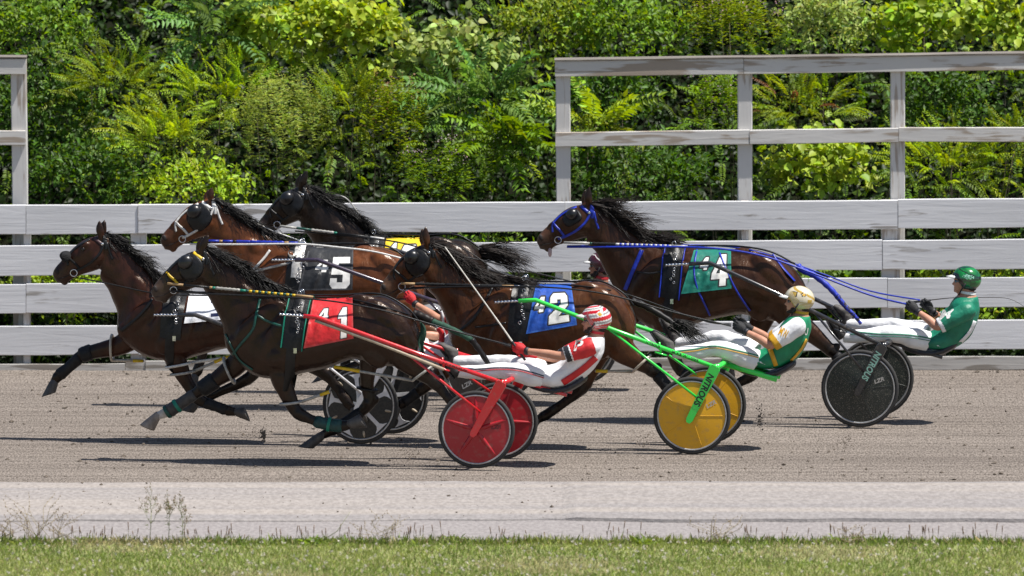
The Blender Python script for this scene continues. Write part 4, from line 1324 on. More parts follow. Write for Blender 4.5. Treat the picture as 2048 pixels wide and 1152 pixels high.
def leg_boot(H, leg, t0, t1, mat, extra=.010, name='leg_boot', trim=None):
    fr = H.fr; P3, rr, ly = H.legs[leg]; m_ = MB(); rings = []; n = 9
    for k in range(n):
        t = lerp(t0, t1, k / (n - 1)); i = int(t); f = t - i; j = min(i + 1, len(P3) - 1)
        c = P3[i].lerp(P3[j], f); R_ = lerp(rr[i], rr[j], f)
        tg = (P3[j] - P3[max(0, i - 1)]).normalized(); a = tg.cross(fr.ey).normalized()
        out = body_ring(H.bvh, c, a, fr.ey, extra * (1.0 + .15 * (k % 2)) if 0 < k < n - 1 else extra * .3, 16, R_ * 1.9)
        out = [c + (p - c) * min(1.0, (R_ * 1.45 + .01) / max((p - c).length, 1e-6)) for p in out]
        rings.append(out)
    m_.loft(rings, True); o = part(name, m_, mat, H.root)
    return o

def reins(H, pts, r, mat, name='rein'):
    m_ = MB(); line3(m_, H.fr, pts, r, H.bvh, .012); return part(name, m_, mat, H.root)

M_COAT = {k: coatmat('coat_' + k, r) for k, r in (('dark', .36), ('bay', .40), ('black', .38))}
WHITE_L = pmat('white_strap', (.70, .69, .66), (.5, .48, .45), 50, rough=.5)
BLUE_L = pmat('blue_strap', (.012, .035, .42), (.008, .022, .28), 50, rough=.4)
YEL_L = pmat('yellow_strap', (.72, .46, .01), None, 50, rough=.45)
GRN_L = pmat('green_strap', (.004, .075, .055), (.003, .045, .035), 50, rough=.45)
TEAL_L = pmat('teal_trim', (.004, .20, .13), None, 50, rough=.5)
GREY_L = pmat('grey_plastic', (.40, .39, .36), (.26, .25, .23), 30, rough=.35)
CLEAR_L = pmat('pale_plastic', (.52, .46, .38), (.36, .31, .25), 30, rough=.3)
TAN_L = pmat('tan_wood', (.42, .27, .12), (.3, .18, .08), 30, rough=.5)
WOOL = pmat('black_wool', (.012, .012, .013), None, 80, rough=.95, bump=.8, bscale=160)
BROWN_L = pmat('brown_strap', (.05, .018, .022), None, 40, rough=.5)
CW = pmat('number_white', (.80, .79, .76), (.7, .69, .66), 30, rough=.6); CK = pmat('number_black', (.014, .014, .016), None, 30, rough=.6)
def cloth(name, c, c2=None): return pmat(name, c, c2 or tuple(q * .8 for q in c), 18, rough=.55, bump=.25, bscale=24)
C_RED = cloth('red_cloth', (.62, .018, .022)); C_BLUE = cloth('blue_cloth', (.008, .075, .42)); C_GREEN = cloth('green_cloth', (.004, .17, .12)); C_BLACK = cloth('black_cloth', (.016, .017, .020)); C_WHITE = cloth('white_cloth', (.72, .73, .77)); C_YELLOW = cloth('yellow_cloth', (.80, .56, .01)); C_NAVY = cloth('navy_print', (.012, .018, .07))
C_RED2 = cloth('red_cloth_hem', (.55, .05, .05)); C_BLUE2 = cloth('blue_cloth_hem', (.03, .13, .5)); C_GREEN2 = cloth('green_cloth_hem', (.01, .22, .16)); C_BLACK2 = cloth('black_cloth_hem', (.06, .06, .065)); C_WHITE2 = cloth('white_cloth_hem', (.8, .8, .82)); C_YELLOW2 = cloth('yellow_cloth_hem', (.7, .48, .02))

# ---------------------------------------------------------------- horse one (red cloth)
h1 = build_horse(dict(gx=620, gy=928, label='dark brown horse with red number one cloth and yellow browband', poll=(408, 497), muzzle=(299, 576), ear=(416, 474), ear_shift=(-9, 3),
  coat=(.0170, .0070, .0038), mat=M_COAT['dark'], black_from=7.5, white_foot=('ff',), muzzle_col=(.07, .05, .042), tan=(.10, .065, .045),
  ribs=[((425, 500), (398, 562), .085), ((457, 513), (412, 585), .095), ((497, 540), (430, 618), .11), ((542, 566), (445, 650), .13), ((585, 591), (455, 700), .18), ((602, 594), (507, 750), .23), ((622, 597), (562, 757), .27), ((652, 598), (610, 745), .285), ((692, 596), (660, 735), .295), ((732, 592), (710, 718), .29), ((768, 591), (768, 732), .275), ((800, 605), (806, 730), .245), ((825, 631), (829, 712), .17), ((838, 660), (838, 690), .07)],
  legs=dict(ff=dict(j=[(500, 700, .105), (468, 733, .095), (435, 757, .072), (407, 776, .060), (370, 800, .044), (335, 823, .046), (313, 833, .036)], hoof=(298, 847), sole=((279, 849), (309, 862))),
            nf=dict(j=[(560, 700, .12), (562, 752, .098), (578, 795, .072), (597, 826, .058), (640, 846, .044), (684, 852, .046), (700, 848, .036)], hoof=(714, 842), sole=((734, 855), (718, 829))),
            fh=dict(j=[(752, 675, .12), (738, 720, .088), (734, 768, .062), (738, 806, .056), (700, 838, .043), (664, 860, .046), (642, 872, .036)], hoof=(617, 885), sole=((596, 893), (627, 897))),
            nh=dict(j=[(790, 672, .165), (806, 712, .125), (838, 740, .086), (868, 764, .058), (894, 795, .044), (922, 830, .046), (938, 846, .036)], hoof=(955, 862), toe=(970, 885))),
  mane=dict(n=190, len=.24, lift=-.05, sag=.05, spread=.24, side=190, drape=1.3)))
tack(h1, LEATHER, brow=YEL_L, nose=YEL_L, cheek=LEATHER)
harness(h1, ((603, 593), (585, 748)), 46, [LEATHER, LEATHER, LEATHER, TEAL_L],
  breast=[([(520, 598), (512, 630), (505, 660), (480, 690), (463, 712)], 5, GRN_L), ([(512, 628), (530, 640), (556, 650), (570, 652)], 5, GRN_L), ([(450, 668), (466, 700), (480, 722), (505, 740)], 4, GRN_L)],
  check=([(412, 500, 0), (440, 507, -.05), (500, 548, -.07), (560, 572, -.06), (606, 586, 0)], .005, LEATHER), back=([(606, 590, 0), (680, 590, -.03), (760, 588, -.05), (812, 614, -.08), (836, 640, -.08)], LEATHER))
number_cloth(h1, ((626, 600), (705, 596), (707, 677), (607, 697)), [C_RED, CW, CK, C_RED2], '1', (.62, .22, .90, .94), '4', (.20, .20, .44, .48))
head_pole(h1, (335, 567, -.11), (626, 594, -.24), [(.11, TAN_L, 0), (.18, LEATHER, 0), (.02, TAN_L, 0), (.02, TEAL_L, 0), (.17, GREY_L, 1), (.04, TEAL_L, 0)] + striped(16, YEL_L, GRN_L, .34) + [(.12, TAN_L, 0)])
reins(h1, [(340, 582, -.10), (420, 588, -.17), (520, 592, -.22), (610, 597, -.26), (690, 606, -.27), (770, 622, -.27), (850, 645, -.24), (930, 668, -.20), (990, 683, -.19), (1022, 693, -.20)], .0075, LEATHER)
reins(h1, [(345, 580, .10), (480, 590, .18), (610, 592, .24), (720, 602, .26), (840, 636, .24), (950, 672, .18), (1022, 690, .06)], .006, LEATHER)
hobble(h1, 'ff', 5.2, GREY_L, YEL_L, None); hobble(h1, 'nf', 9.2, GREY_L, YEL_L, (660, 783, -.20)); hobble(h1, 'nh', 9.0, GREY_L, YEL_L, (665, 733, -.16)); hobble(h1, 'fh', 9.0, LEATHER, YEL_L, None)
BOOT = pmat('dark_boot', (.012, .012, .014), (.006, .006, .007), 40, rough=.55, bump=.2, spec=.3); GBOOT = pmat('green_boot', (.008, .055, .050), (.004, .03, .028), 40, rough=.5)
leg_boot(h1, 'ff', 8.6, 12.8, BOOT, .014, 'knee_boot'); leg_boot(h1, 'ff', 14.0, 20.0, pmat('grey_boot', (.055, .05, .048), (.03, .028, .028), 40, rough=.6), .012); leg_boot(h1, 'ff', 17.4, 18.1, TEAL_L, .018, 'boot_strap'); leg_boot(h1, 'ff', 19.7, 20.6, GRN_L, .013, 'boot_strap')
leg_boot(h1, 'nf', 15.0, 20.0, GBOOT, .014); leg_boot(h1, 'nf', 17.2, 17.8, TEAL_L, .022, 'boot_strap'); leg_boot(h1, 'fh', 14, 19.5, BOOT, .010)
def tail_tube(H, pts, r, mat, name='tail', ly=None):
    m_ = MB(); q = catmull([(p[0], p[1], p[2]) for p in pts], 6)
    n = len(q); rr = [r if not isinstance(r, (list, tuple)) else lerp(r[0], r[1], k / (n - 1)) for k in range(n)]
    m_.tube([H.fr.P(*p) for p in q], [a * (1 + .10 * math.sin(k * 1.9)) for k, a in enumerate(rr)], 10); return part(name, m_, mat, H.root)
GWRAP = pmat('green_tail_wrap', (.018, .075, .045), (.01, .045, .027), 30, rough=.8, bump=.3)
tail_tube(h1, [(828, 628, 0), (846, 634, -.03), (866, 643, -.05)], (.040, .032), M_HAIR_BROWN)
tail_tube(h1, [(864, 643, -.05), (900, 657, -.06), (944, 680, -.06)], (.030, .024), GWRAP, 'tail_wrap')
tail_tube(h1, [(943, 679, -.06), (962, 705, -.05), (988, 745, -.04)], (.028, .020), M_HAIR_BLACK, 'tail_braid')
m_ = MB()
g = [[h1.fr.P(838 + 12 * i / 6 + 3 * math.sin(j * .9), 640 + j * 8 + i * 2, -.10 + .03 * math.sin(i + j * .7)) for i in range(7)] for j in range(9)]
m_.loft([r_ + [p + h1.fr.ey * .006 for p in r_[::-1]] for r_ in g]); part('tail_bag', m_, GWRAP, h1.root)

# ---------------------------------------------------------------- horse two (blue cloth)
h2 = build_horse(dict(gx=1080, gy=897, label='bay horse with blue number two cloth and long black mane behind the whip', poll=(858, 484), muzzle=(755, 573), ear=(852, 458), ear_shift=(-6, 4),
  coat=(.068, .0240, .0086), mat=M_COAT['bay'], black_from=7.5, muzzle_col=(.10, .065, .045), tan=(.16, .085, .05),
  ribs=[((868, 492), (850, 575), .085), ((897, 512), (868, 592), .095), ((938, 535), (882, 616), .11), ((988, 553), (893, 645), .13), ((1045, 562), (904, 690), .18), ((1062, 565), (960, 738), .23), ((1082, 567), (1016, 744), .27), ((1110, 568), (1070, 737), .285), ((1145, 567), (1120, 728), .295), ((1185, 564), (1165, 716), .29), ((1217, 568), (1208, 716), .275), ((1243, 584), (1238, 712), .245), ((1262, 612), (1259, 694), .17), ((1271, 635), (1271, 662), .07)],
  legs=dict(ff=dict(j=[(935, 690, .105), (902, 728, .088), (870, 757, .066), (846, 776, .057), (824, 792, .043), (803, 808, .045), (795, 815, .036)], hoof=(783, 826), sole=((763, 836), (795, 838))),
            nf=dict(j=[(1000, 690, .12), (990, 742, .092), (985, 788, .068), (995, 818, .056), (1022, 838, .043), (1042, 846, .045), (1050, 842, .036)], hoof=(1058, 836), toe=(1070, 850)),
            fh=dict(j=[(1212, 680, .12), (1192, 720, .088), (1178, 750, .066), (1164, 776, .058), (1125, 806, .044), (1088, 832, .046), (1072, 842, .036)], hoof=(1055, 854), toe=(1036, 860)),
            nh=dict(j=[(1222, 665, .165), (1243, 698, .125), (1272, 720, .088), (1304, 740, .060), (1326, 765, .046), (1350, 795, .047), (1362, 808, .036)], hoof=(1376, 822), toe=(1390, 845))),
  mane=dict(n=260, len=.36, lift=.02, sag=.03, spread=.22, side=260, wave=.015, drape=1.5), hair=M_HAIR_BROWN))
tack(h2, LEATHER)
harness(h2, ((1052, 563), (1036, 742)), 44, [LEATHER, LEATHER, LEATHER],
  breast=[([(985, 575), (965, 610), (945, 640), (915, 665)], 6, LEATHER), ([(950, 655), (985, 650), (1012, 646)], 4, LEATHER)],
  check=([(862, 487, 0), (890, 482, 0), (940, 505, -.02), (1000, 545, -.03), (1052, 558, 0)], .005, LEATHER), back=([(1060, 562, 0), (1140, 563, -.03), (1200, 562, -.06), (1245, 585, -.08), (1268, 612, -.07)], LEATHER))
number_cloth(h2, ((1072, 569), (1142, 568), (1154, 650), (1052, 668)), [C_BLUE, CW, CK, C_BLUE2], '2', (.44, .20, .86, .88), '4', (.08, .26, .32, .58), 3)
head_pole(h2, (802, 567, -.11), (1040, 573, -.22), [(.12, TAN_L, 0), (.25, WOOL, 1), (.30, LEATHER, 1), (.18, WOOL, 1), (.10, TAN_L, 0), (.05, CHROME, 0)])
reins(h2, [(808, 578, -.10), (900, 574, -.18), (1040, 573, -.26), (1140, 578, -.27), (1230, 592, -.25), (1330, 620, -.22), (1420, 642, -.18), (1462, 652, -.17)], .0075, LEATHER)
reins(h2, [(808, 576, .10), (1040, 568, .24), (1220, 580, .24), (1400, 640, .16), (1462, 648, .08)], .006, LEATHER)
hobble(h2, 'nh', 9.4, CLEAR_L, YEL_L, (1190, 742, -.15)); hobble(h2, 'ff', 6.0, GREY_L, YEL_L, None)
leg_boot(h2, 'nh', 13.6, 18.5, BOOT, .012); leg_boot(h2, 'ff', 14, 19, BOOT, .008)
tail_tube(h2, [(1264, 602, 0), (1290, 612, -.03), (1325, 632, -.05), (1352, 650, -.06)], (.034, .024), M_HAIR_BLACK)
m_ = MB(); tr = [h2.fr.P(1350, 648, -.06 + random.gauss(0, .02)) + Vector((random.gauss(0, .02), 0, random.gauss(0, .02))) for _ in range(30)]
locks(tr, [Vector((1, random.gauss(0, .15), -.52 + random.gauss(0, .20))) for _ in tr], [random.uniform(.16, .34) for _ in tr], m_, .03, .02, .0042); part('tail_tassel', m_, M_HAIR_BLACK, h2.root)

# ---------------------------------------------------------------- horse three (white cloth, in the lead)
h3 = build_horse(dict(gx=430, gy=886, label='leading bay horse at far left with white number cloth and black noseband roll', poll=(207, 468), muzzle=(102, 541), ear=(200, 445), ear_shift=(9, 0),
  coat=(.033, .0104, .0056), mat=M_COAT['bay'], black_from=6.0, muzzle_col=(.03, .022, .02),
  ribs=[((222, 476), (200, 556), .085), ((252, 492), (216, 577), .095), ((287, 525), (226, 600), .11), ((318, 560), (235, 625), .13), ((347, 585), (238, 672), .18), ((364, 588), (290, 712), .23), ((387, 590), (345, 722), .27), ((417, 592), (400, 710), .285), ((460, 590), (450, 697), .295), ((505, 584), (500, 690), .29), ((545, 582), (550, 700), .275), ((580, 595), (588, 698), .245), ((608, 620), (612, 688), .17), ((622, 645), (622, 668), .07)],
  legs=dict(ff=dict(j=[(275, 672, .105), (236, 692, .090), (203, 700, .070), (168, 709, .058), (140, 731, .043), (115, 754, .045), (108, 765, .036)], hoof=(99, 779), sole=((80, 795), (114, 784))),
            nf=dict(j=[(330, 680, .12), (352, 720, .092), (372, 760, .066), (398, 798, .056), (430, 813, .043), (458, 822, .045), (474, 824, .036)], hoof=(486, 827), sole=((501, 846), (487, 812))),
            fh=dict(j=[(550, 665, .12), (535, 705, .085), (515, 735, .066), (495, 758, .057), (450, 778, .044), (408, 797, .046), (392, 806, .036)], hoof=(377, 815), toe=(360, 822)),
            nh=dict(j=[(570, 665, .165), (590, 700, .120), (620, 726, .085), (650, 748, .058), (672, 775, .044), (696, 806, .046), (708, 820, .036)], hoof=(722, 832), toe=(736, 852))),
  mane=dict(n=230, len=.24, lift=.12, sag=.06, spread=.3, side=130, wave=.05)))
tack(h3, LEATHER, cup=None, brow=BROWN_L, nose=WOOL)
m_ = MB(); hp = h3.hp
q = [hp(.52, -.05), hp(.60, .0)]
for k in range(12):
    a = lerp(-.10, .10, k / 11); c = hp(.68 + .02 * math.cos(k), -.075 + .04 * abs(k - 5.5) / 5.5); m_.ball(h3.fr.P(c[0], c[1], a), Vector((.045, 0, 0)), h3.fr.ey * .02, Vector((0, 0, .042)), 10, 7)
me = remeshed(m_, .008, 3); set_verts(me, verts_np(me) - np.array(h3.fr.O)); link('shadow_roll', me, WOOL, h3.root)
harness(h3, ((356, 586), (345, 716)), 44, [LEATHER, LEATHER, LEATHER],
  breast=[([(310, 575), (300, 605), (275, 635), (242, 662)], 6, LEATHER)],
  check=([(210, 470, 0), (232, 480, -.02), (280, 510, -.03), (330, 560, -.03), (356, 580, 0)], .005, LEATHER), back=([(362, 585, 0), (460, 583, -.03), (540, 576, -.05), (600, 605, -.07)], LEATHER))
number_cloth(h3, ((378, 590), (462, 586), (470, 637), (368, 647)), [C_WHITE, C_NAVY, C_NAVY, C_WHITE2], '3', (.52, .22, .86, .86), None, None, 0)
reins(h3, [(160, 556, -.09), (220, 568, -.14), (300, 585, -.2), (360, 590, -.26), (480, 592, -.27), (600, 598, -.24), (720, 600, -.2), (812, 598, -.19)], .0065, LEATHER)
hobble(h3, 'ff', 5.4, CLEAR_L, YEL_L, (288, 722, .12)); hobble(h3, 'nf', 6.6, GREY_L, YEL_L, (450, 715, -.12)); hobble(h3, 'nf', 5.0, WHITE_L, YEL_L, (480, 711, -.10))
leg_boot(h3, 'ff', 13.2, 19.5, BOOT, .010); leg_boot(h3, 'ff', 10.2, 12.9, BOOT, .012, 'knee_boot'); leg_boot(h3, 'nf', 13.5, 19, BOOT, .008)
tail_tube(h3, [(610, 618, 0), (640, 640, 0), (660, 680, 0)], (.035, .03), M_HAIR_BLACK)

# ---------------------------------------------------------------- horse four (green cloth)
h4 = build_horse(dict(gx=1440, gy=846, label='brown horse with green number four cloth and blue bridle, mane streaming', poll=(1182, 405), muzzle=(1070, 472), ear=(1179, 379), ear_shift=(-8, 5),
  coat=(.037, .0138, .0064), mat=M_COAT['bay'], black_from=7.5, muzzle_col=(.055, .038, .032), tan=(.12, .055, .03),
  ribs=[((1192, 410), (1172, 487), .085), ((1226, 430), (1190, 502), .095), ((1266, 460), (1203, 530), .11), ((1312, 480), (1223, 566), .13), ((1358, 492), (1250, 612), .18), ((1378, 495), (1300, 656), .23), ((1397, 497), (1347, 662), .27), ((1427, 498), (1390, 648), .285), ((1463, 498), (1437, 636), .295), ((1506, 499), (1485, 628), .29), ((1541, 508), (1530, 640), .275), ((1573, 524), (1575, 643), .245), ((1599, 550), (1602, 625), .17), ((1612, 575), (1612, 603), .07)],
  legs=dict(ff=dict(j=[(1280, 612, .105), (1244, 648, .088), (1215, 670, .066), (1192, 692, .057), (1174, 716, .043), (1157, 738, .045), (1150, 748, .036)], hoof=(1140, 760), toe=(1122, 766)),
            nf=dict(j=[(1322, 622, .12), (1332, 662, .092), (1346, 706, .066), (1362, 740, .058), (1400, 750, .043), (1430, 750, .045), (1444, 746, .036)], hoof=(1456, 742), toe=(1470, 756)),
            fh=dict(j=[(1532, 620, .12), (1512, 670, .085), (1502, 715, .064), (1505, 748, .057), (1470, 768, .044), (1440, 790, .046), (1428, 798, .036)], hoof=(1415, 808), toe=(1398, 814)),
            nh=dict(j=[(1560, 605, .165), (1590, 640, .120), (1625, 668, .085), (1660, 700, .058), (1684, 726, .044), (1710, 758, .046), (1722, 772, .036)], hoof=(1736, 786), toe=(1750, 806))),
  mane=dict(n=260, len=.42, lift=.34, sag=.03, spread=.26, side=110, wave=.02, taper=.6), hair=M_HAIR_BROWN))
tack(h4, BLUE_L, cup='half', hood=False)
m_ = MB(); c = h4.hp(.93, .33); P = h4.fr.P(c[0] , c[1], -.02); m_.ball(P, Vector((.018, 0, 0)), h4.fr.ey * .02, Vector((0, 0, .045))); part('tongue', m_, pmat('tongue', (.50, .36, .36)), h4.root)
harness(h4, ((1352, 493), (1340, 650)), 44, [LEATHER, LEATHER, LEATHER, BLUE_L],
  breast=[([(1284, 500), (1275, 520), (1262, 550), (1250, 580)], 8, BLUE_L), ([(1272, 543), (1300, 547), (1330, 541)], 4, LEATHER)],
  check=([(1185, 408, 0), (1220, 428, -.03), (1290, 462, -.04), (1345, 477, -.02), (1372, 485, 0)], .006, LEATHER), back=([(1372, 492, 0), (1470, 492, -.03), (1540, 503, -.05), (1590, 528, -.06)], LEATHER))
number_cloth(h4, ((1388, 500), (1462, 499), (1463, 577), (1362, 588)), [C_GREEN, CW, CK, C_GREEN2], '4', (.56, .12, .93, .90), '4', (.26, .18, .46, .48), 3)
head_pole(h4, (1128, 485, -.11), (1375, 493, -.23), [(.21, GREY_L, 0), (.02, GRN_L, 0), (.19, WOOL, 1), (.03, WHITE_L, 0)] + striped(22, WHITE_L, BLUE_L, .42) + [(.13, GREY_L, 0)])
reins(h4, [(1134, 494, -.10), (1240, 494, -.18), (1370, 494, -.25), (1460, 500, -.26), (1540, 516, -.25), (1640, 552, -.22), (1740, 590, -.19), (1812, 608, -.19)], .009, BLUE_L)
reins(h4, [(1134, 492, .10), (1370, 490, .22), (1500, 500, .22), (1640, 546, .18), (1740, 582, .16), (1840, 600, .12)], .007, BLUE_L)
for pth in ([(1394, 498), (1388, 540), (1394, 575), (1410, 610), (1420, 632)], [(1437, 500), (1455, 545), (1475, 585), (1500, 622)], [(1545, 508), (1570, 540), (1590, 562)]):
    m_ = MB(); strap(m_, h4.bvh, pth, 3.6, h4.fr, off=.024); part('hobble_hanger', m_, BLUE_L, h4.root)
leg_boot(h4, 'nh', 13.5, 18.5, BOOT, .012); leg_boot(h4, 'nf', 12.5, 18.5, BOOT, .010)
BWRAP = pmat('blue_tail_wrap', (.008, .03, .46), (.005, .02, .3), 30, rough=.55)
tail_tube(h4, [(1596, 532, 0), (1606, 541, -.03), (1630, 552, -.04), (1655, 572, -.05), (1674, 592, -.05)], (.030, .024), BWRAP, 'tail_wrap')
tail_tube(h4, [(1674, 592, -.05), (1690, 612, -.05), (1708, 630, -.05), (1722, 648, -.04)], (.026, .014), pmat('blue_black_braid', (.01, .03, .4), (.012, .008, .010), 55, rough=.6, lo=.45, hi=.55), 'tail_braid')

# ---------------------------------------------------------------- horse five (black cloth, white bridle)
h5 = build_horse(dict(gx=660, gy=818, label='reddish bay horse with white bridle and black number five cloth', poll=(425, 396), muzzle=(317, 474), ear=(424, 378), ear_shift=(-7, 5),
  coat=(.118, .0380, .0130), mat=M_COAT['bay'], black_from=7.5, muzzle_col=(.03, .022, .02), tan=(.10, .04, .02),
  ribs=[((440, 404), (415, 480), .085), ((471, 422), (436, 497), .095), ((513, 452), (449, 524), .11), ((556, 474), (461, 552), .13), ((603, 490), (476, 610), .18), ((621, 492), (530, 655), .23), ((641, 494), (582, 662), .27), ((671, 495), (632, 652), .285), ((706, 494), (682, 640), .295), ((746, 493), (730, 628), .29), ((779, 500), (776, 640), .275), ((809, 514), (812, 643), .245), ((836, 540), (838, 620), .17), ((850, 565), (850, 595), .07)],
  legs=dict(ff=dict(j=[(510, 615, .105), (478, 645, .088), (440, 668, .066), (412, 690, .057), (402, 716, .043), (394, 742, .045), (390, 752, .036)], hoof=(384, 766), toe=(366, 772)),
            nf=dict(j=[(572, 612, .12), (574, 655, .092), (580, 695, .066), (592, 722, .057), (620, 728, .043), (644, 726, .045), (654, 720, .036)], hoof=(664, 714), toe=(676, 728)),
            fh=dict(j=[(770, 610, .12), (752, 650, .085), (742, 690, .064), (736, 718, .057), (700, 734, .044), (668, 745, .046), (652, 748, .036)], hoof=(638, 754), sole=((620, 767), (651, 758))),
            nh=dict(j=[(800, 605, .165), (815, 640, .120), (850, 660, .085), (882, 678, .058), (905, 702, .044), (928, 730, .046), (938, 742, .036)], hoof=(950, 755), toe=(964, 775))),
  mane=dict(n=210, len=.26, lift=.02, sag=.06, spread=.24, side=150, wave=.04)))
tack(h5, WHITE_L, brow=WHITE_L)
harness(h5, ((604, 490), (592, 650)), 44, [LEATHER, WHITE_L, WHITE_L],
  breast=[([(540, 500), (525, 520), (500, 545)], 5, WHITE_L), ([(500, 545), (540, 535), (585, 525)], 5, GREY_L)],
  check=([(430, 398, 0), (470, 420, -.03), (530, 455, -.04), (590, 478, -.02), (606, 485, 0)], .007, WHITE_L), back=([(610, 488, 0), (706, 487, -.03), (780, 494, -.05), (836, 540, -.06)], LEATHER))
number_cloth(h5, ((618, 494), (707, 493), (705, 580), (596, 581)), [C_BLACK, CW, C_BLACK, C_BLACK2], '5', (.56, .24, .95, .96), '4', (.24, .30, .50, .58), 0)
head_pole(h5, (384, 481, -.11), (612, 486, -.23), [(.14, LEATHER, 0)] + [(.10, BLUE_L, 0), (.03, TAN_L, 0), (.09, BLUE_L, 0), (.03, LEATHER, 0), (.12, BLUE_L, 1), (.30, BLUE_L, 1), (.04, TAN_L, 0), (.08, BLUE_L, 0), (.07, CHROME, 1)])
reins(h5, [(380, 488, -.10), (480, 489, -.18), (600, 488, -.25), (680, 495, -.27), (740, 502, -.27), (800, 516, -.25), (880, 540, -.21), (1000, 552, -.19), (1045, 556, -.18)], .0085, WHITE_L)
hobble(h5, 'ff', 5.4, GREY_L, YEL_L, None)
tail_tube(h5, [(838, 545, 0), (866, 570, 0), (885, 610, 0)], (.035, .03), M_HAIR_BLACK)

# ---------------------------------------------------------------- horse six (yellow cloth, outermost)
h6 = build_horse(dict(gx=840, gy=790, label='black-brown horse nearest the fence with yellow cloth and flying tail', poll=(606, 370), muzzle=(510, 448), ear=(613, 346), ear_shift=(-10, 6),
  coat=(.0125, .0078, .0060), mat=M_COAT['black'], black_from=6.5, muzzle_col=(.03, .022, .02),
  ribs=[((620, 378), (600, 452), .085), ((647, 392), (618, 472), .095), ((682, 413), (632, 497), .11), ((714, 438), (645, 527), .13), ((749, 470), (660, 590), .18), ((766, 473), (705, 630), .23), ((786, 475), (750, 637), .27), ((816, 477), (790, 628), .285), ((851, 478), (830, 617), .295), ((890, 477), (870, 607), .29), ((921, 478), (910, 618), .275), ((946, 488), (946, 620), .245), ((963, 506), (966, 600), .17), ((976, 532), (976, 560), .07)],
  legs=dict(ff=dict(j=[(695, 590, .105), (690, 625, .088), (692, 660, .066), (696, 690, .057), (694, 712, .043), (690, 730, .045), (688, 738, .036)], hoof=(684, 748), toe=(670, 752)),
            nf=dict(j=[(735, 592, .12), (735, 630, .092), (730, 670, .066), (728, 700, .057), (745, 724, .043), (760, 740, .045), (766, 746, .036)], hoof=(774, 752), toe=(784, 766)),
            fh=dict(j=[(910, 590, .12), (900, 630, .085), (900, 665, .064), (905, 692, .057), (890, 715, .044), (878, 738, .046), (872, 746, .036)], hoof=(864, 756), toe=(850, 762)),
            nh=dict(j=[(935, 585, .165), (950, 620, .120), (968, 645, .085), (985, 672, .058), (992, 700, .044), (1002, 728, .046), (1008, 738, .036)], hoof=(1016, 750), toe=(1028, 764))),
  mane=dict(n=220, len=.27, lift=.18, sag=.05, spread=.3, side=120, wave=.02)))
tack(h6, LEATHER)
harness(h6, ((752, 470), (745, 625)), 44, [LEATHER, LEATHER, LEATHER],
  check=([(610, 372, 0), (650, 388, -.02), (690, 395, -.03), (720, 430, -.03), (752, 462, 0)], .006, GREY_L), back=([(760, 468, 0), (850, 470, -.03), (915, 470, -.05), (965, 500, -.05)], LEATHER))
number_cloth(h6, ((772, 478), (842, 476), (848, 560), (760, 565)), [C_YELLOW, CW, CK, C_YELLOW2], '6', (.45, .16, .85, .85), '1', (.16, .10, .34, .4), 3)
head_pole(h6, (560, 452, -.11), (768, 478, -.22), [(.16, GREY_L, 0), (.14, GRN_L, 0), (.22, GREY_L, 1), (.03, TEAL_L, 0), (.32, LEATHER, 0), (.13, WHITE_L, 0)])
reins(h6, [(590, 462, -.1), (770, 480, -.24), (860, 500, -.26), (960, 520, -.22), (1080, 548, -.2), (1180, 572, -.18)], .007, LEATHER)
m_ = MB(); tr = []
for _ in range(62):
    tr.append(h6.fr.P(964 + random.gauss(0, 3), 503 + random.gauss(0, 5), random.gauss(0, .03)))
locks(tr, [Vector((1, random.gauss(0, .12), .06 + random.gauss(0, .16))) for _ in tr], [random.uniform(.2, .52) for _ in tr], m_, .03, .09, .0042); part('tail', m_, M_HAIR_BROWN, h6.root)
# ================================================================== SULKIES
TYRE = pmat('tyre_rubber', (.022, .022, .024), (.035, .033, .030), 70, rough=.8)
RIM = pmat('rim_alloy', (.50, .50, .51), (.38, .37, .36), 50, rough=.35, metal=.6)
def paint(name, c, dirt=(.22, .18, .14), amt=.75, rough=.28, coat=.5):
    return pmat(name, c, tuple(lerp(a, b, .35) for a, b in zip(c, dirt)), 26, rough=rough, coat=coat, lo=amt - .5, hi=amt - .28, detail=10)
S_RED = paint('red_paint', (.60, .010, .016)); S_RED_D = paint('red_disc', (.36, .008, .016), rough=.4, coat=.15); S_GREEN = paint('lime_paint', (.035, .70, .075)); S_YEL = paint('yellow_disc', (.74, .38, .008), rough=.45, coat=.1)
S_BLACK = paint('black_paint', (.018, .018, .022)); S_DARK = pmat('dark_disc', (.016, .021, .018), (.22, .20, .17), 150, rough=.35, lo=.34, hi=.40, detail=2); S_CHAR = pmat('charcoal_disc', (.014, .014, .016), (.035, .033, .03), 60, rough=.4); S_WHITE = paint('white_paint', (.66, .66, .68), rough=.35); S_PURP = paint('purple_black_paint', (.035, .022, .045)); S_CREAM = pmat('cream_tube', (.48, .40, .29), (.36, .29, .21), 30, rough=.5)
S_BROWN = pmat('brown_grey_disc', (.075, .062, .055), (.05, .042, .038), 30, rough=.5)
SEAT = pmat('seat_vinyl', (.016, .017, .024), (.03, .03, .034), 30, rough=.4, bump=.15)
INK_K = pmat('ink_black', (.012, .012, .014), None, 30, rough=.5); INK_W = pmat('ink_white', (.72, .72, .70), None, 30, rough=.5); INK_G = pmat('ink_mint', (.30, .55, .45), None, 30, rough=.5); INK_R = pmat('ink_red', (.55, .02, .03), None, 30, rough=.5); INK_Y = pmat('ink_gold', (.62, .36, .03), None, 30, rough=.5); INK_DR = pmat('ink_dark_red', (.12, .01, .015), None, 30, rough=.5); INK_GREY = pmat('ink_grey', (.45, .43, .40), None, 30, rough=.6)

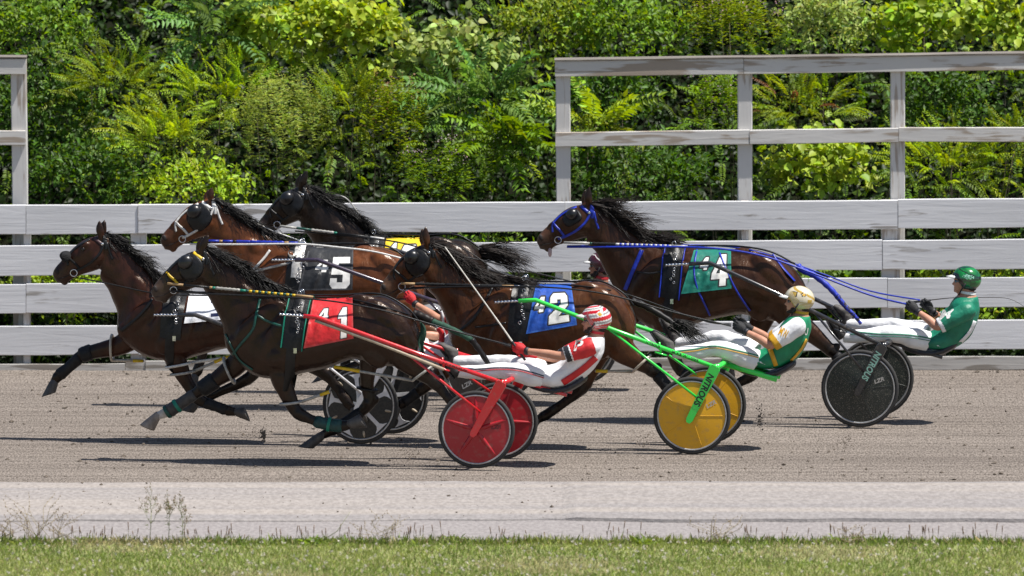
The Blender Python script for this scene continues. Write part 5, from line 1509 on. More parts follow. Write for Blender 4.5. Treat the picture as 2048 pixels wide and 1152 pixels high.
_text_cache = {}
def text_mesh(s, italic=0.0):
    if (s, italic) in _text_cache: return _text_cache[s, italic]
    cu = bpy.data.curves.new('t', 'FONT'); cu.body = s; cu.resolution_u = 3; cu.shear = italic; cu.offset = .03
    o = bpy.data.objects.new('t', cu); COL.objects.link(o)
    dg = bpy.context.evaluated_depsgraph_get(); dg.update()
    me = bpy.data.meshes.new_from_object(o.evaluated_get(dg))
    V = verts_np(me)[:, :2].copy(); F = [tuple(p.vertices) for p in me.polygons]
    bpy.data.objects.remove(o); bpy.data.curves.remove(cu); bpy.data.meshes.remove(me)
    mn = V.min(0); mx = V.max(0); V = (V - mn) / (mx - mn)
    _text_cache[s, italic] = (V, F); return V, F

def lettering(s, quad, to3d, mat, parent, italic=0.0):
    """flat lettering: quad = picture corners of the text box (top-left, top-right, bottom-right, bottom-left)"""
    V, F = text_mesh(s, italic); TL, TR, BR, BL = [np.array(q, float) for q in quad]
    mb = MB(); vs = []
    for u, v in V:
        v = 1 - v
        p = (TL * (1 - u) + TR * u) * (1 - v) + (BL * (1 - u) + BR * u) * v
        vs.append(to3d(p[0], p[1]))
    mb.add(vs, F)
    return part('lettering', mb, mat, parent, smooth=False)

def wheel(fr, sulky, hub_px, ly, style, spin, paintmat, text=None):
    c = fr.P(hub_px[0], hub_px[1], ly); ex = fr.ex; ez = Vector((0, 0, 1)); R = cfg_r = 78 / PXM * (DIST + c.y) / DIST
    ey = fr.ey; w = thing_part('wheel', sulky)
    def pt(r, a, o): return c + (ex * math.cos(a) + ez * math.sin(a)) * r - ey * o
    m_ = MB(); prof = []
    for k in range(13):
        a = 2 * math.pi * k / 12; prof.append((R - .019 + .019 * math.cos(a), .019 * math.sin(a)))
    n = 72; rings = [[c + (ex * math.cos(2 * math.pi * j / n) + ez * math.sin(2 * math.pi * j / n)) * (r * (1 + (.004 if j % 2 and r > R - .01 else 0))) + ey * o for j in range(n)] for r, o in prof]
    m_.loft(rings, False); part('tyre', m_, TYRE, w)
    m_ = MB(); rings = [[c + (ex * math.cos(2 * math.pi * j / 64) + ez * math.sin(2 * math.pi * j / 64)) * r + ey * o for j in range(64)] for r, o in ((R - .034, -.016), (R - .040, -.020), (R - .048, -.014), (R - .048, .014), (R - .040, .020), (R - .034, .016))]
    m_.loft(rings + rings[:1], False); part('rim', m_, RIM, w)
    disc = {'star': S_RED_D, 'plain': S_YEL, 'dark': S_DARK, 'spoked': S_CHAR, 'brown': S_BROWN}[style]
    m_ = MB()
    for sg in (-1, 1):
        prof = [(R - .046, .012), (R * .6, .019), (R * .3, .026), (.045, .034), (.0, .036)]
        rings = [[c + (ex * math.cos(2 * math.pi * j / 48) + ez * math.sin(2 * math.pi * j / 48)) * max(r, .0005) + ey * (o * sg) for j in range(48)] for r, o in prof]
        m_.loft(rings if sg < 0 else rings[::-1], False)
    part('disc_cover', m_, disc, w)
    def cover_o(r): # bulge of the cover at radius r
        pr = [(0, .036), (.045, .034), (R * .3, .026), (R * .6, .019), (R - .046, .012)]
        for (a, oa), (b, ob) in zip(pr, pr[1:]):
            if r <= b: return lerp(oa, ob, (r - a) / (b - a))
        return .012
    rib_m = {'star': S_RED_D, 'plain': S_YEL, 'dark': S_DARK, 'spoked': S_WHITE, 'brown': S_BROWN}[style]
    for k in range(5):
        a0 = spin + k * 2 * math.pi / 5
        m_ = MB(); rows = []
        r0, r1 = (.03, R - .055)
        for i in range(11):
            t = i / 10; r = lerp(r0, r1, t)
            if style == 'spoked':
                hw = .018 + .06 * max(0, (t - .78) / .22) ** 1.6 + .012 * max(0, (.15 - t) / .15); o1 = .005
            elif style == 'star':
                hw = .030 * (1 - t * .45); o1 = .009 * math.sin(min(1, t * 1.05) * math.pi) + .002
            else:
                hw = .007; o1 = .0035
            o0 = cover_o(r)
            da = hw / r if r > .02 else .5
            if style == 'spoked': rows.append([pt(r, a0 - da, o0 - .004), pt(r, a0 - da * .93, o0 + o1), pt(r, a0 + da * .93, o0 + o1), pt(r, a0 + da, o0 - .004)])
            else: rows.append([pt(r, a0 - da, o0 - .003), pt(r, a0, o0 + o1), pt(r, a0 + da, o0 - .003), pt(r, a0, o0 - .012)])
        m_.loft(rows, True); part('spoke' if style == 'spoked' else 'rib', m_, rib_m, w, smooth=style != 'spoked')
        if style == 'spoked':
            m_ = MB(); a1 = a0 + math.pi / 5; r = R * .72
            rg = []
            for o in (-.002, .004):
                rg.append([pt(r + (.030 + .012 * math.cos(q)) * math.copysign(1, math.cos(q)) * abs(math.cos(q)), a1 + .011 / r * math.sin(q) * 1.0, cover_o(r) + o) for q in np.linspace(0, 2 * math.pi, 14)[:-1]])
            m_.loft(rg); part('slot', m_, S_CREAM, w)
    m_ = MB(); m_.tube([c - ey * .062, c - ey * .030, c + ey * .030, c + ey * .062], [.014, .026, .026, .014], 16); part('hub', m_, CHROME, w)
    if text:
        s, r, a, size, mat = text[:5]
        q = []
        d1 = ex * math.cos(a) + ez * math.sin(a)
        for (u, v) in ((-1, 1), (1, 1), (1, -1), (-1, -1)): q.append((u, v))
        V, F = text_mesh(s, .2); mb = MB(); tx = Vector((0, 0, 0)); T = -ex * math.sin(a) + ez * math.cos(a)
        dirx = (ex * math.cos(text[5]) + ez * math.sin(text[5])) if len(text) > 5 else T; diry = (-ex * math.sin(text[5]) + ez * math.cos(text[5])) if len(text) > 5 else d1
        vs = []
        for u, v in V:
            p = d1 * r + dirx * ((u - .5) * size * 2.6) + diry * ((v - .5) * size); vs.append(c + p - ey * (cover_o(p.length) + .003))
        mb.add(vs, F); part('lettering', mb, mat, w, smooth=False)
    return w

def tube_px(parent, name, fr, pts, r, mat, n=10):
    m_ = MB(); m_.tube([fr.P(*p) for p in pts], r, n); return part(name, m_, mat, parent)

def sulky(cfg):
    hub = cfg['hub']; fr = Frame(hub[0] + 22, cfg['gy'], cfg['yaw']); H = cfg.get('half', .52)
    s = thing('sulky', cfg['label'], 'sulky', fr.O, 'racing sulkies')
    x0, y0 = hub; ox, oy = cfg['far']
    dx, dy = x0 - 955, y0 - 859      # the first sulky's layout is the pattern
    def q(px, py, ly): return (px + dx, py + dy, ly)
    pm = cfg['paint']
    wheel(fr, s, hub, -H, cfg['style'], cfg.get('spin', .3), pm, cfg.get('text'))
    wheel(fr, s, (x0 + ox, y0 + oy), H, cfg['style'], cfg.get('spin', .3) + .9, pm)
    # shafts
    sh = cfg['shaft']
    top = cfg.get('top', (1006, 766, -H + .04)); tp = top if cfg.get('abs') else q(*top)
    hf = cfg['horse'].fr; SL = -.40
    SP = [hf.P(*sh[0], SL), hf.P(*sh[1], SL), hf.P(*sh[2], SL - .01), fr.P(*tp)]
    SF = [hf.mirror(SP[0]), hf.mirror(SP[1]), hf.mirror(SP[2]), fr.mirror(SP[3])]
    m_ = MB(); m_.tube(SP, .019, 10); part('shaft', m_, cfg.get('shaft_mat', pm), s)
    # the far shaft mirrors the near one
    m_ = MB(); m_.tube(SF, .019, 10); part('shaft', m_, cfg.get('shaft_mat', pm), s)
    Tn = fr.P(*tp); Tf = fr.mirror(Tn)
    # chrome hook chains at the shaft tips
    for sg in (-1, 1):
        a = SP[0] if sg < 0 else SF[0]; d = (a - (SP[1] if sg < 0 else SF[1])).normalized()
        m_ = MB(); path = [a + d * (.01 * k) for k in range(0, 22)]; m_.tube(path, [.009 + (.006 if k % 3 == 0 else 0) for k in range(22)], 8)
        part('shaft_hook', m_, CHROME, s)
    # arch across, forks to the hubs
    m_ = MB(); arch = [Tn, Tn + Vector((.03, 0, .01)) + fr.ey * .10, (Tn + Tf) / 2 + Vector((.05, 0, .02)), Tf + Vector((.03, 0, .01)) - fr.ey * .10, Tf]
    m_.tube(arch, .024, 10); part('arch', m_, pm, s)
    for sg, hb in ((-1, fr.P(*hub, -H)), (1, fr.P(x0 + ox, y0 + oy, H))):
        top3 = Tn if sg < 0 else Tf
        a = top3 + fr.ey * (sg * .10); b = hb + fr.ey * (sg * .055)
        ax = (b - a).normalized(); sd = ax.cross(fr.ey).normalized(); m_ = MB(); rg = []
        for t, w_ in ((-.05, .036), (.0, .05), (.15, .05), (.6, .040), (.92, .033), (1.08, .032), (1.14, .018)):
            cc = a.lerp(b, t); rg.append([cc + sd * w_ * .9 + fr.ey * .014, cc + sd * w_ + fr.ey * 0, cc + sd * w_ * .9 - fr.ey * .014, cc - sd * w_ * .9 - fr.ey * .014, cc - sd * w_, cc - sd * w_ * .9 + fr.ey * .014])
        m_.loft(rg); fk = part('fork', m_, pm, s, smooth=False)
        m_ = MB(); m_.tube([top3, a - ax * .02], .024, 8); part('fork_bracket', m_, pm, s)
        if sg < 0 and cfg.get('fork_text'):
            tx, mt = cfg['fork_text']; d0 = a.lerp(b, .12) - fr.ey * .018; d1 = a.lerp(b, .78) - fr.ey * .018
            V, F = text_mesh(tx, .15); mb = MB(); ln = d1 - d0
            mb.add([d0 + ln * u + sd * ((v - .5) * -.062 if sd.x < 0 else (v - .5) * .062) for u, v in V], F); part('lettering', mb, mt, fk, smooth=False)
    # braces from shaft to hub
    br = cfg['brace']
    bt = min(1, max(0, (br[0][0] - sh[2][0]) / (tp[0] - sh[2][0]))) if br[0][0] > sh[2][0] else 0; A = SP[2].lerp(SP[3], bt) if br[0][0] > sh[2][0] else SP[1].lerp(SP[2], (br[0][0] - sh[1][0]) / (sh[2][0] - sh[1][0])); Af = SF[2].lerp(SF[3], bt) if br[0][0] > sh[2][0] else SF[1].lerp(SF[2], (br[0][0] - sh[1][0]) / (sh[2][0] - sh[1][0])); B = fr.P(*br[1], -H - .05)
    for sg in (-1, 1):
        m_ = MB(); P = [A, B] if sg < 0 else [Af, fr.mirror(B)]
        m_.tube(P, .0115, 8); part('brace', m_, cfg.get('brace_mat', pm), s)
    # seat: rails, pan and post
    for sg in (-1, 1):
        P = [Tn.lerp(Tf, .36 if sg < 0 else .64) + Vector((.0, 0, .01))]
        P += [P[0] + fr.ex * .22 + Vector((0, 0, -.06)), P[0] + fr.ex * .50 + Vector((0, 0, -.14))]
        m_ = MB(); m_.tube(P, cfg.get('rail_r', .016), 8); part('seat_rail', m_, pm, s)
    m_ = MB(); cen = Tn.lerp(Tf, .5); rows = []
    for t, z, hw in ((.12, -.035, .10), (.18, -.062, .13), (.28, -.088, .15), (.40, -.098, .155), (.50, -.075, .15), (.58, -.030, .14), (.635, .012, .11)):
        p = cen + fr.ex * t + Vector((0, 0, z + .0))
        row = []
        for k in range(9):
            a = lerp(-1, 1, k / 8); row.append(p + fr.ey * (a * hw) + Vector((0, 0, .022 * a * a)))
        rows.append(row + [v + Vector((.01, 0, -.035)) for v in row[::-1]])
    m_.loft(rows); part('seat', m_, SEAT, s)
    # foot rests on the shafts
    for sg in (-1, 1):
        ft = (cfg['foot'][0] - sh[2][0]) / (tp[0] - sh[2][0]); f3 = SP[2].lerp(SP[3], ft) if sg < 0 else SF[2].lerp(SF[3], ft)
        m_ = MB(); m_.tube([f3 + Vector((0, 0, -.05)), f3 + Vector((-.01, 0, .0)), f3 + Vector((-.015, 0, .045))], .009, 8); m_.box(f3 + Vector((.0, 0, -.055)), Vector((.05, 0, -.015)), fr.ey * .03, Vector((0, 0, .006))); part('foot_rest', m_, cfg.get('shaft_mat', pm), s)
    cfg['fr'] = fr; cfg['obj'] = s; cfg['H'] = H
    return cfg

s1 = sulky(dict(horse=h1, hub=(953, 859), far=(46, -17), gy=929, yaw=10, label='red sulky with red star-pressed disc wheels', style='star', spin=.33, paint=S_RED, shaft=((607, 632), (633, 634), (820, 702)), top=(1006, 766, -.48), abs=True, brace=((797, 697), (968, 830)), foot=(888, 724), text=('LZR', .18, .15, .034, INK_DR, .05)))
tube_px(s1['obj'], 'shaft_guard', h1.fr, [(630, 641, -.40), (750, 684, -.41), (888, 739, -.43)], .014, S_CREAM)  # cream tube running just below the near shaft
s2 = sulky(dict(horse=h2, hub=(1384, 831), far=(31, -22), gy=898, yaw=7.4, label='lime green sulky with yellow disc wheels', style='plain', spin=.0, paint=S_GREEN, shaft=((1037, 602), (1071, 600), (1230, 661)), top=(1432, 735, -.48), abs=True, brace=((1213, 662), (1398, 798)), foot=(1322, 696), rail_r=.028, fork_text=('NITROUS', INK_K), text=('LZR', .20, .55, .036, INK_GREY, .5)))
s3 = sulky(dict(horse=h3, hub=(721, 810), far=(60, -20), gy=881, yaw=13, label='sulky with charcoal wheels and white flared spokes', style='spoked', spin=.45, paint=S_WHITE, shaft_mat=S_BLACK, shaft=((355, 630), (390, 630), (560, 690)), top=(774, 716, -.48), abs=True, brace=((610, 705), (728, 790)), foot=(660, 690)))
s4 = sulky(dict(horse=h4, hub=(1720, 777), far=(30, -22), gy=846, yaw=7.2, label='black sulky with dark dust-spattered disc wheels', style='dark', spin=.1, paint=S_BLACK, shaft=((1378, 528), (1420, 526), (1560, 590)), top=(1766, 692, -.48), abs=True, brace=((1628, 652), (1735, 752)), foot=(1680, 648), fork_text=('NITROUS', INK_G), text=('LZR', .19, .42, .036, INK_GREY, .35)))
s5 = sulky(dict(horse=h5, hub=(962, 741), far=(38, -21), gy=808, yaw=9, label='sulky with brown-grey disc wheels hidden behind the red one', style='brown', spin=.1, paint=S_PURP, shaft=((590, 520), (635, 520), (790, 575)), top=(1012, 652, -.48), abs=True, brace=((850, 598), (975, 715)), foot=(900, 612), text=('LZR', .18, -2.35, .04, INK_W, .5)))
s6 = sulky(dict(horse=h6, hub=(1124, 713), far=(34, -21), gy=780, yaw=8, label='black sulky partly hidden behind the blue-cloth horse', style='dark', spin=.4, paint=S_BLACK, shaft=((752, 500), (790, 500), (940, 550)), top=(1172, 626, -.48), abs=True, brace=((1010, 575), (1138, 690)), foot=(1070, 588)))
def on_surface(o, off=.003):
    me = o.data; org = Vector((0, 0, 0)); p = o.parent
    while p is not None: org = org + p.location; p = p.parent
    bv = BVHTree.FromPolygons([v.co + org for v in me.vertices], [tuple(p.vertices) for p in me.polygons])
    def f(px, py):
        h = hit(bv, px, py, off)
        if h is None: h = bv.find_nearest(at_y(px, py, org.y))[0] - ray(px, py) * off
        return h
    return f
def shaft_text(sc, s, a, b, h, mat):
    """small print along the near shaft between two picture points"""
    fr = sc['fr']; A = np.array(a, float); B = np.array(b, float); d = (B - A) / np.linalg.norm(B - A); n = np.array([-d[1], d[0]]) * h / 2
    sh = [o for o in sc['obj'].children if o.name.startswith('shaft') and 'guard' not in o.name and 'hook' not in o.name][0]
    lettering(s, (A - n, B - n, B + n, A + n), on_surface(sh), mat, sh)
shaft_text(s2, 'NITROUS', (1292, 684), (1320, 694), 6, INK_K); shaft_text(s2, 'MIKE WILDER', (1344, 703), (1398, 722), 6, INK_K)
shaft_text(s1, 'NITROUS', (885, 725), (935, 742), 5, INK_DR)

# ================================================================== DRIVERS
SKIN = pmat('skin', (.50, .255, .165), (.42, .19, .12), 14, rough=.5, bump=.1); SKIN2 = pmat('tanned_skin', (.40, .19, .115), (.33, .145, .085), 14, rough=.5)
PANTS = pmat('white_trousers', (.80, .80, .80), (.72, .72, .73), 9, rough=.65, bump=.55, bscale=11, stretch=(1, 1, 1.6)); J_WHITE = pmat('white_jacket', (.80, .80, .81), (.72, .72, .74), 10, rough=.6, bump=.5, bscale=12)
J_RED = pmat('red_jacket', (.62, .018, .022), (.48, .012, .016), 10, rough=.55, bump=.4, bscale=14); J_GREEN = pmat('green_jacket', (.006, .235, .105), (.004, .17, .075), 10, rough=.5, bump=.5, bscale=13); J_GREEN2 = pmat('dark_green_jacket', (.006, .20, .115), (.004, .15, .085), 10, rough=.5, bump=.5, bscale=13); J_GOLD = pmat('gold_trim', (.68, .36, .012), None, 14, rough=.55); J_BLACK = pmat('black_trim', (.014, .014, .018), None, 20, rough=.55); J_NAVY = pmat('navy_trim', (.012, .014, .045), None, 20, rough=.55)
BOOTM = pmat('boot_leather', (.045, .042, .042), (.10, .09, .08), 24, rough=.7, bump=.2); BOOTK = pmat('black_boot', (.014, .014, .016), (.04, .036, .034), 24, rough=.6)
GLOVE_R = pmat('red_glove', (.60, .012, .018), (.45, .010, .014), 40, rough=.7, bump=.3, bscale=120); GLOVE_K = pmat('black_glove', (.015, .015, .017), None, 40, rough=.75, bump=.3, bscale=120)
BEARD = pmat('dark_beard', (.035, .024, .018), None, 60, rough=.85, bump=.6, bscale=150); LENS = pmat('goggle_lens', (.010, .012, .014), None, 10, rough=.06, coat=1.0); LENS_B = pmat('teal_lens', (.005, .10, .16), None, 10, rough=.06, coat=1.0)
HAIR_D = pmat('short_dark_hair', (.020, .015, .012), None, 80, rough=.8, bump=.5, bscale=200)

def limb(mb, fr, pts, n=14, flat=.95):
    sm = catmull(pts, 4); P3 = [fr.P(q[0], q[1], q[2]) for q in sm]; rings = []
    for i, q in enumerate(sm):
        tg = (P3[min(i + 1, len(P3) - 1)] - P3[max(i - 1, 0)]).normalized(); a = tg.cross(fr.ey).normalized(); b = tg.cross(a)
        rings.append([P3[i] + (a * math.cos(2 * math.pi * k / n) + b * (flat * math.sin(2 * math.pi * k / n))) * q[3] for k in range(n)])
    mb.loft(rings); return P3

def make_mesh_part(name, mb, voxel, smooth, mats, parent, colour=None, folds=0.0, fscale=9.0):
    me = remeshed(mb, voxel, smooth); V = verts_np(me)
    if folds:
        nr = np.empty(len(me.vertices) * 3); me.vertices.foreach_get('normal', nr); nr = nr.reshape(-1, 3)
        d = np.array([noise.noise(Vector((v[0] * fscale * .55 + v[2] * fscale * .7, v[1] * fscale * .6, v[2] * fscale * .9 - v[0] * fscale))) + .22 * noise.noise(Vector(v) * fscale * 2.3) for v in V])
        V = V + nr * (d * folds)[:, None]
        set_verts(me, V)
    bv = bvh_of(me)
    org = np.array(root_of(parent).location)
    set_verts(me, V - org); me.name = name
    me.materials.clear()
    o = link(name, me, mats, parent)
    if colour is not None:
        cen = np.array([V[list(p.vertices)].mean(0) for p in me.polygons])
        me.polygons.foreach_set('material_index', np.asarray(colour(cen), dtype=np.int32)); me.update()
    return o, bv

def to_px(V):
    d = V - np.array(C_POS); z = d @ np.array(C_FWD)
    return np.stack([1024 + d @ np.array(C_RIGHT) / z * F_PX, 576 - d @ np.array(C_UP) / z * F_PX], 1)

def hand(name, fr, wrist, knuck, ly, mat, parent, grip_up=False):
    """closed hand: palm, four curled fingers and a thumb, all separate shapes of one glove"""
    W = fr.P(wrist[0], wrist[1], ly); K = fr.P(knuck[0], knuck[1], ly); ax = (K - W).normalized()
    sd = fr.ey if ly < 0 else -fr.ey; up = sd.cross(ax); up = up if up.z > 0 else -up
    mb = MB()
    rg = []
    for t, w_, h_ in ((-.055, .030, .026), (-.02, .028, .024), (.02, .034, .026), (.06, .043, .027), (.085, .044, .025), (.10, .036, .018)):
        c = W + ax * t; rg.append([c + up * (w_ * math.cos(2 * math.pi * k / 12)) + fr.ey * (h_ * math.sin(2 * math.pi * k / 12)) for k in range(12)])
    mb.loft(rg)
    inn = fr.ey if ly < 0 else -fr.ey
    for f in range(4):
        b_ = W + ax * (.088 - .004 * abs(f - 1.2)) + up * (.033 - .021 * f); l = (.040, .045, .042, .034)[f]
        p = [b_ - ax * .02, b_ + ax * l * .35, b_ + ax * l + inn * .012, b_ + ax * (l * 1.02) + inn * .034, b_ + ax * (l * .55) + inn * .044, b_ + ax * (l * .15) + inn * .040]
        mb.tube(p, [.0100, .0105, .0100, .0095, .0090, .0075], 8)
    b_ = W + ax * .025 + up * .028
    mb.tube([b_, b_ + ax * .028 + up * .014 + inn * .012, b_ + ax * .062 + up * .016 + inn * .022, b_ + ax * .088 + up * .008 + inn * .026], [.013, .0125, .0105, .008], 8)
    o, _ = make_mesh_part(name, mb, .0042, 2, mat, parent)
    cf = MB(); c0 = W - ax * .05; cf.tube([c0, c0 + ax * .012, c0 + ax * .024], [.036, .0375, .035], 14); return o

def boot(name, fr, heel, toe, ankle, ly, mat, parent):
    A = fr.P(*ankle, ly); Hh = fr.P(*heel, ly); T = fr.P(*toe, ly); mb = MB()
    d = (T - Hh).normalized(); nrm = fr.ey.cross(d).normalized(); nrm = nrm if nrm.dot(A - Hh) > 0 else -nrm
    L = (T - Hh).length; rg = []
    for t, h_, w_ in ((-.04, .020, .024), (.04, .052, .034), (.22, .060, .037), (.45, .050, .040), (.70, .036, .046), (.9, .028, .042), (1.02, .018, .026)):
        c = Hh + d * (L * t) + nrm * h_
        rg.append([c + nrm * (h_ * math.cos(2 * math.pi * k / 12)) + fr.ey * (w_ * math.sin(2 * math.pi * k / 12)) for k in range(12)])
    mb.loft(rg); mb.tube([Hh + d * (L * .2) + nrm * .06, Hh.lerp(A, .6) + d * (L * .08) + nrm * .02, A], [.045, .046, .048], 12)
    o, _ = make_mesh_part(name, mb, .008, 4, mat, parent)
    s_ = MB(); rg = []
    for t, w_ in ((-.05, .018), (0, .030), (.2, .036), (.4, .033), (.7, .046), (.9, .043), (1.04, .022)):
        c = Hh + d * (L * t); rg.append([c + fr.ey * w_ + nrm * .006, c - fr.ey * w_ + nrm * .006, c - fr.ey * w_ - nrm * .009, c + fr.ey * w_ - nrm * .009])
    s_.loft(rg); part('sole', s_, BOOTK, o, smooth=False)

def helmet(fr, parent, c_px, rp, pattern, mats, visor_mat, band=None, tilt=0.0):
    """open-face helmet with a peak; pattern(u, v) -> material number"""
    C = fr.P(*c_px, 0); r = rp / PXM
    mb = MB(); nu, nv = 96, 44; vs = []; fs = []; mi = []
    ca, sa = math.cos(tilt), math.sin(tilt)
    def loc(x, y, z): # x forward (heading, left), y lateral, z up
        x2 = x * ca - z * sa; z2 = x * sa + z * ca
        return C - fr.ex * x2 + fr.ey * y + Vector((0, 0, z2))
    def lim(az): # lower edge by azimuth: high over the face, round the ear, low at the nape
        a = abs(az)
        return lerp(-.10, .0, 0) + (0.12 if a < .95 else lerp(.12, -.45, min(1, (a - .95) / .35)) if a < 1.3 else lerp(-.45, -.90, min(1, (a - 1.3) / .45)))
    for j in range(nv + 1):
        for i in range(nu + 1):
            az = -math.pi + 2 * math.pi * i / nu
            lo = math.asin(max(-.95, min(.95, lim(az)))); el = lerp(math.pi / 2, lo, j / nv)
            x = math.cos(el) * math.cos(az) * 1.12; y = math.cos(el) * math.sin(az) * .88; z = math.sin(el) * (.98 if el > 0 else .90)
            vs.append(loc(x * r, y * r, z * r))
    for j in range(nv):
        for i in range(nu):
            a = j * (nu + 1) + i; fs.append((a, a + 1, a + nu + 2, a + nu + 1))
            az = -math.pi + 2 * math.pi * (i + .5) / nu; lo = math.asin(max(-.95, min(.95, lim(az)))); el = lerp(math.pi / 2, lo, (j + .5) / nv)
            mi.append(pattern(az, el, (j + .5) / nv))
    mb.v = vs; mb.f = fs; mb.m = mi
    inner = [C + (v - C) * .93 for v in vs]
    o_ = len(vs); mb.v = vs + inner; mb.f += [(a + o_, d + o_, c + o_, b + o_) for a, b, c, d in fs]; mb.m += [len(mats) - 1] * len(fs)
    # rolled rim closing the edge
    mb.tube([vs[nv * (nu + 1) + i].lerp(inner[nv * (nu + 1) + i], .5) for i in range(nu + 1)], r * .045, 6, mi=len(mats) - 1)
    he = part('helmet', mb, mats, parent)
    m_ = MB(); rows = []
    for k in range(9):
        a = lerp(-.95, .95, k / 8); b = math.cos(a)
        p0 = loc(math.cos(a) * r * 1.02, math.sin(a) * r * .80, r * .16); p1 = loc(math.cos(a) * r * 1.02 + r * .52 * b, math.sin(a) * r * .72, r * (.02 - .10 * (1 - b)))
        rows.append([p0 + Vector((0, 0, .006)), p1 + Vector((0, 0, .004)), p1 - Vector((0, 0, .004)), p0 - Vector((0, 0, .006))])
    m_.loft(rows); part('peak', m_, visor_mat, he)
    m_ = MB()
    for sg in (-1, 1):
        m_.tube([loc(-.05 * r, sg * .86 * r, -.25 * r), loc(.25 * r, sg * .74 * r, -.85 * r), loc(.42 * r, sg * .30 * r, -1.22 * r), loc(.45 * r, 0, -1.26 * r)], .007, 6)
    part('chin_strap', m_, J_BLACK, he)
    return he, loc, r

def head_parts(mb, loc, r):
    """skull, face, nose, brow, lips, chin, ears, in the helmet's frame"""
    def B(x, y, z, a, b, c): mb.ball(loc(x * r, y * r, z * r), (loc(1, 0, 0) - loc(0, 0, 0)) * a * r, (loc(0, 1, 0) - loc(0, 0, 0)) * b * r, (loc(0, 0, 1) - loc(0, 0, 0)) * c * r)
    B(0, 0, .0, .95, .74, .86); B(.36, 0, -.45, .52, .56, .66); B(.46, 0, -.88, .34, .38, .28); B(.05, 0, -.55, .62, .58, .55)
    B(.86, 0, -.40, .10, .10, .20); B(.95, 0, -.50, .12, .13, .10); B(.80, 0, -.12, .16, .44, .08); B(.80, 0, -.74, .09, .20, .045); B(.78, 0, -.82, .09, .18, .045); B(.74, 0, -1.0, .13, .18, .10)
    for s in (-1, 1):
        B(.62, s * .30, -.42, .18, .18, .16); B(-.02, s * .66, -.40, .13, .07, .21)

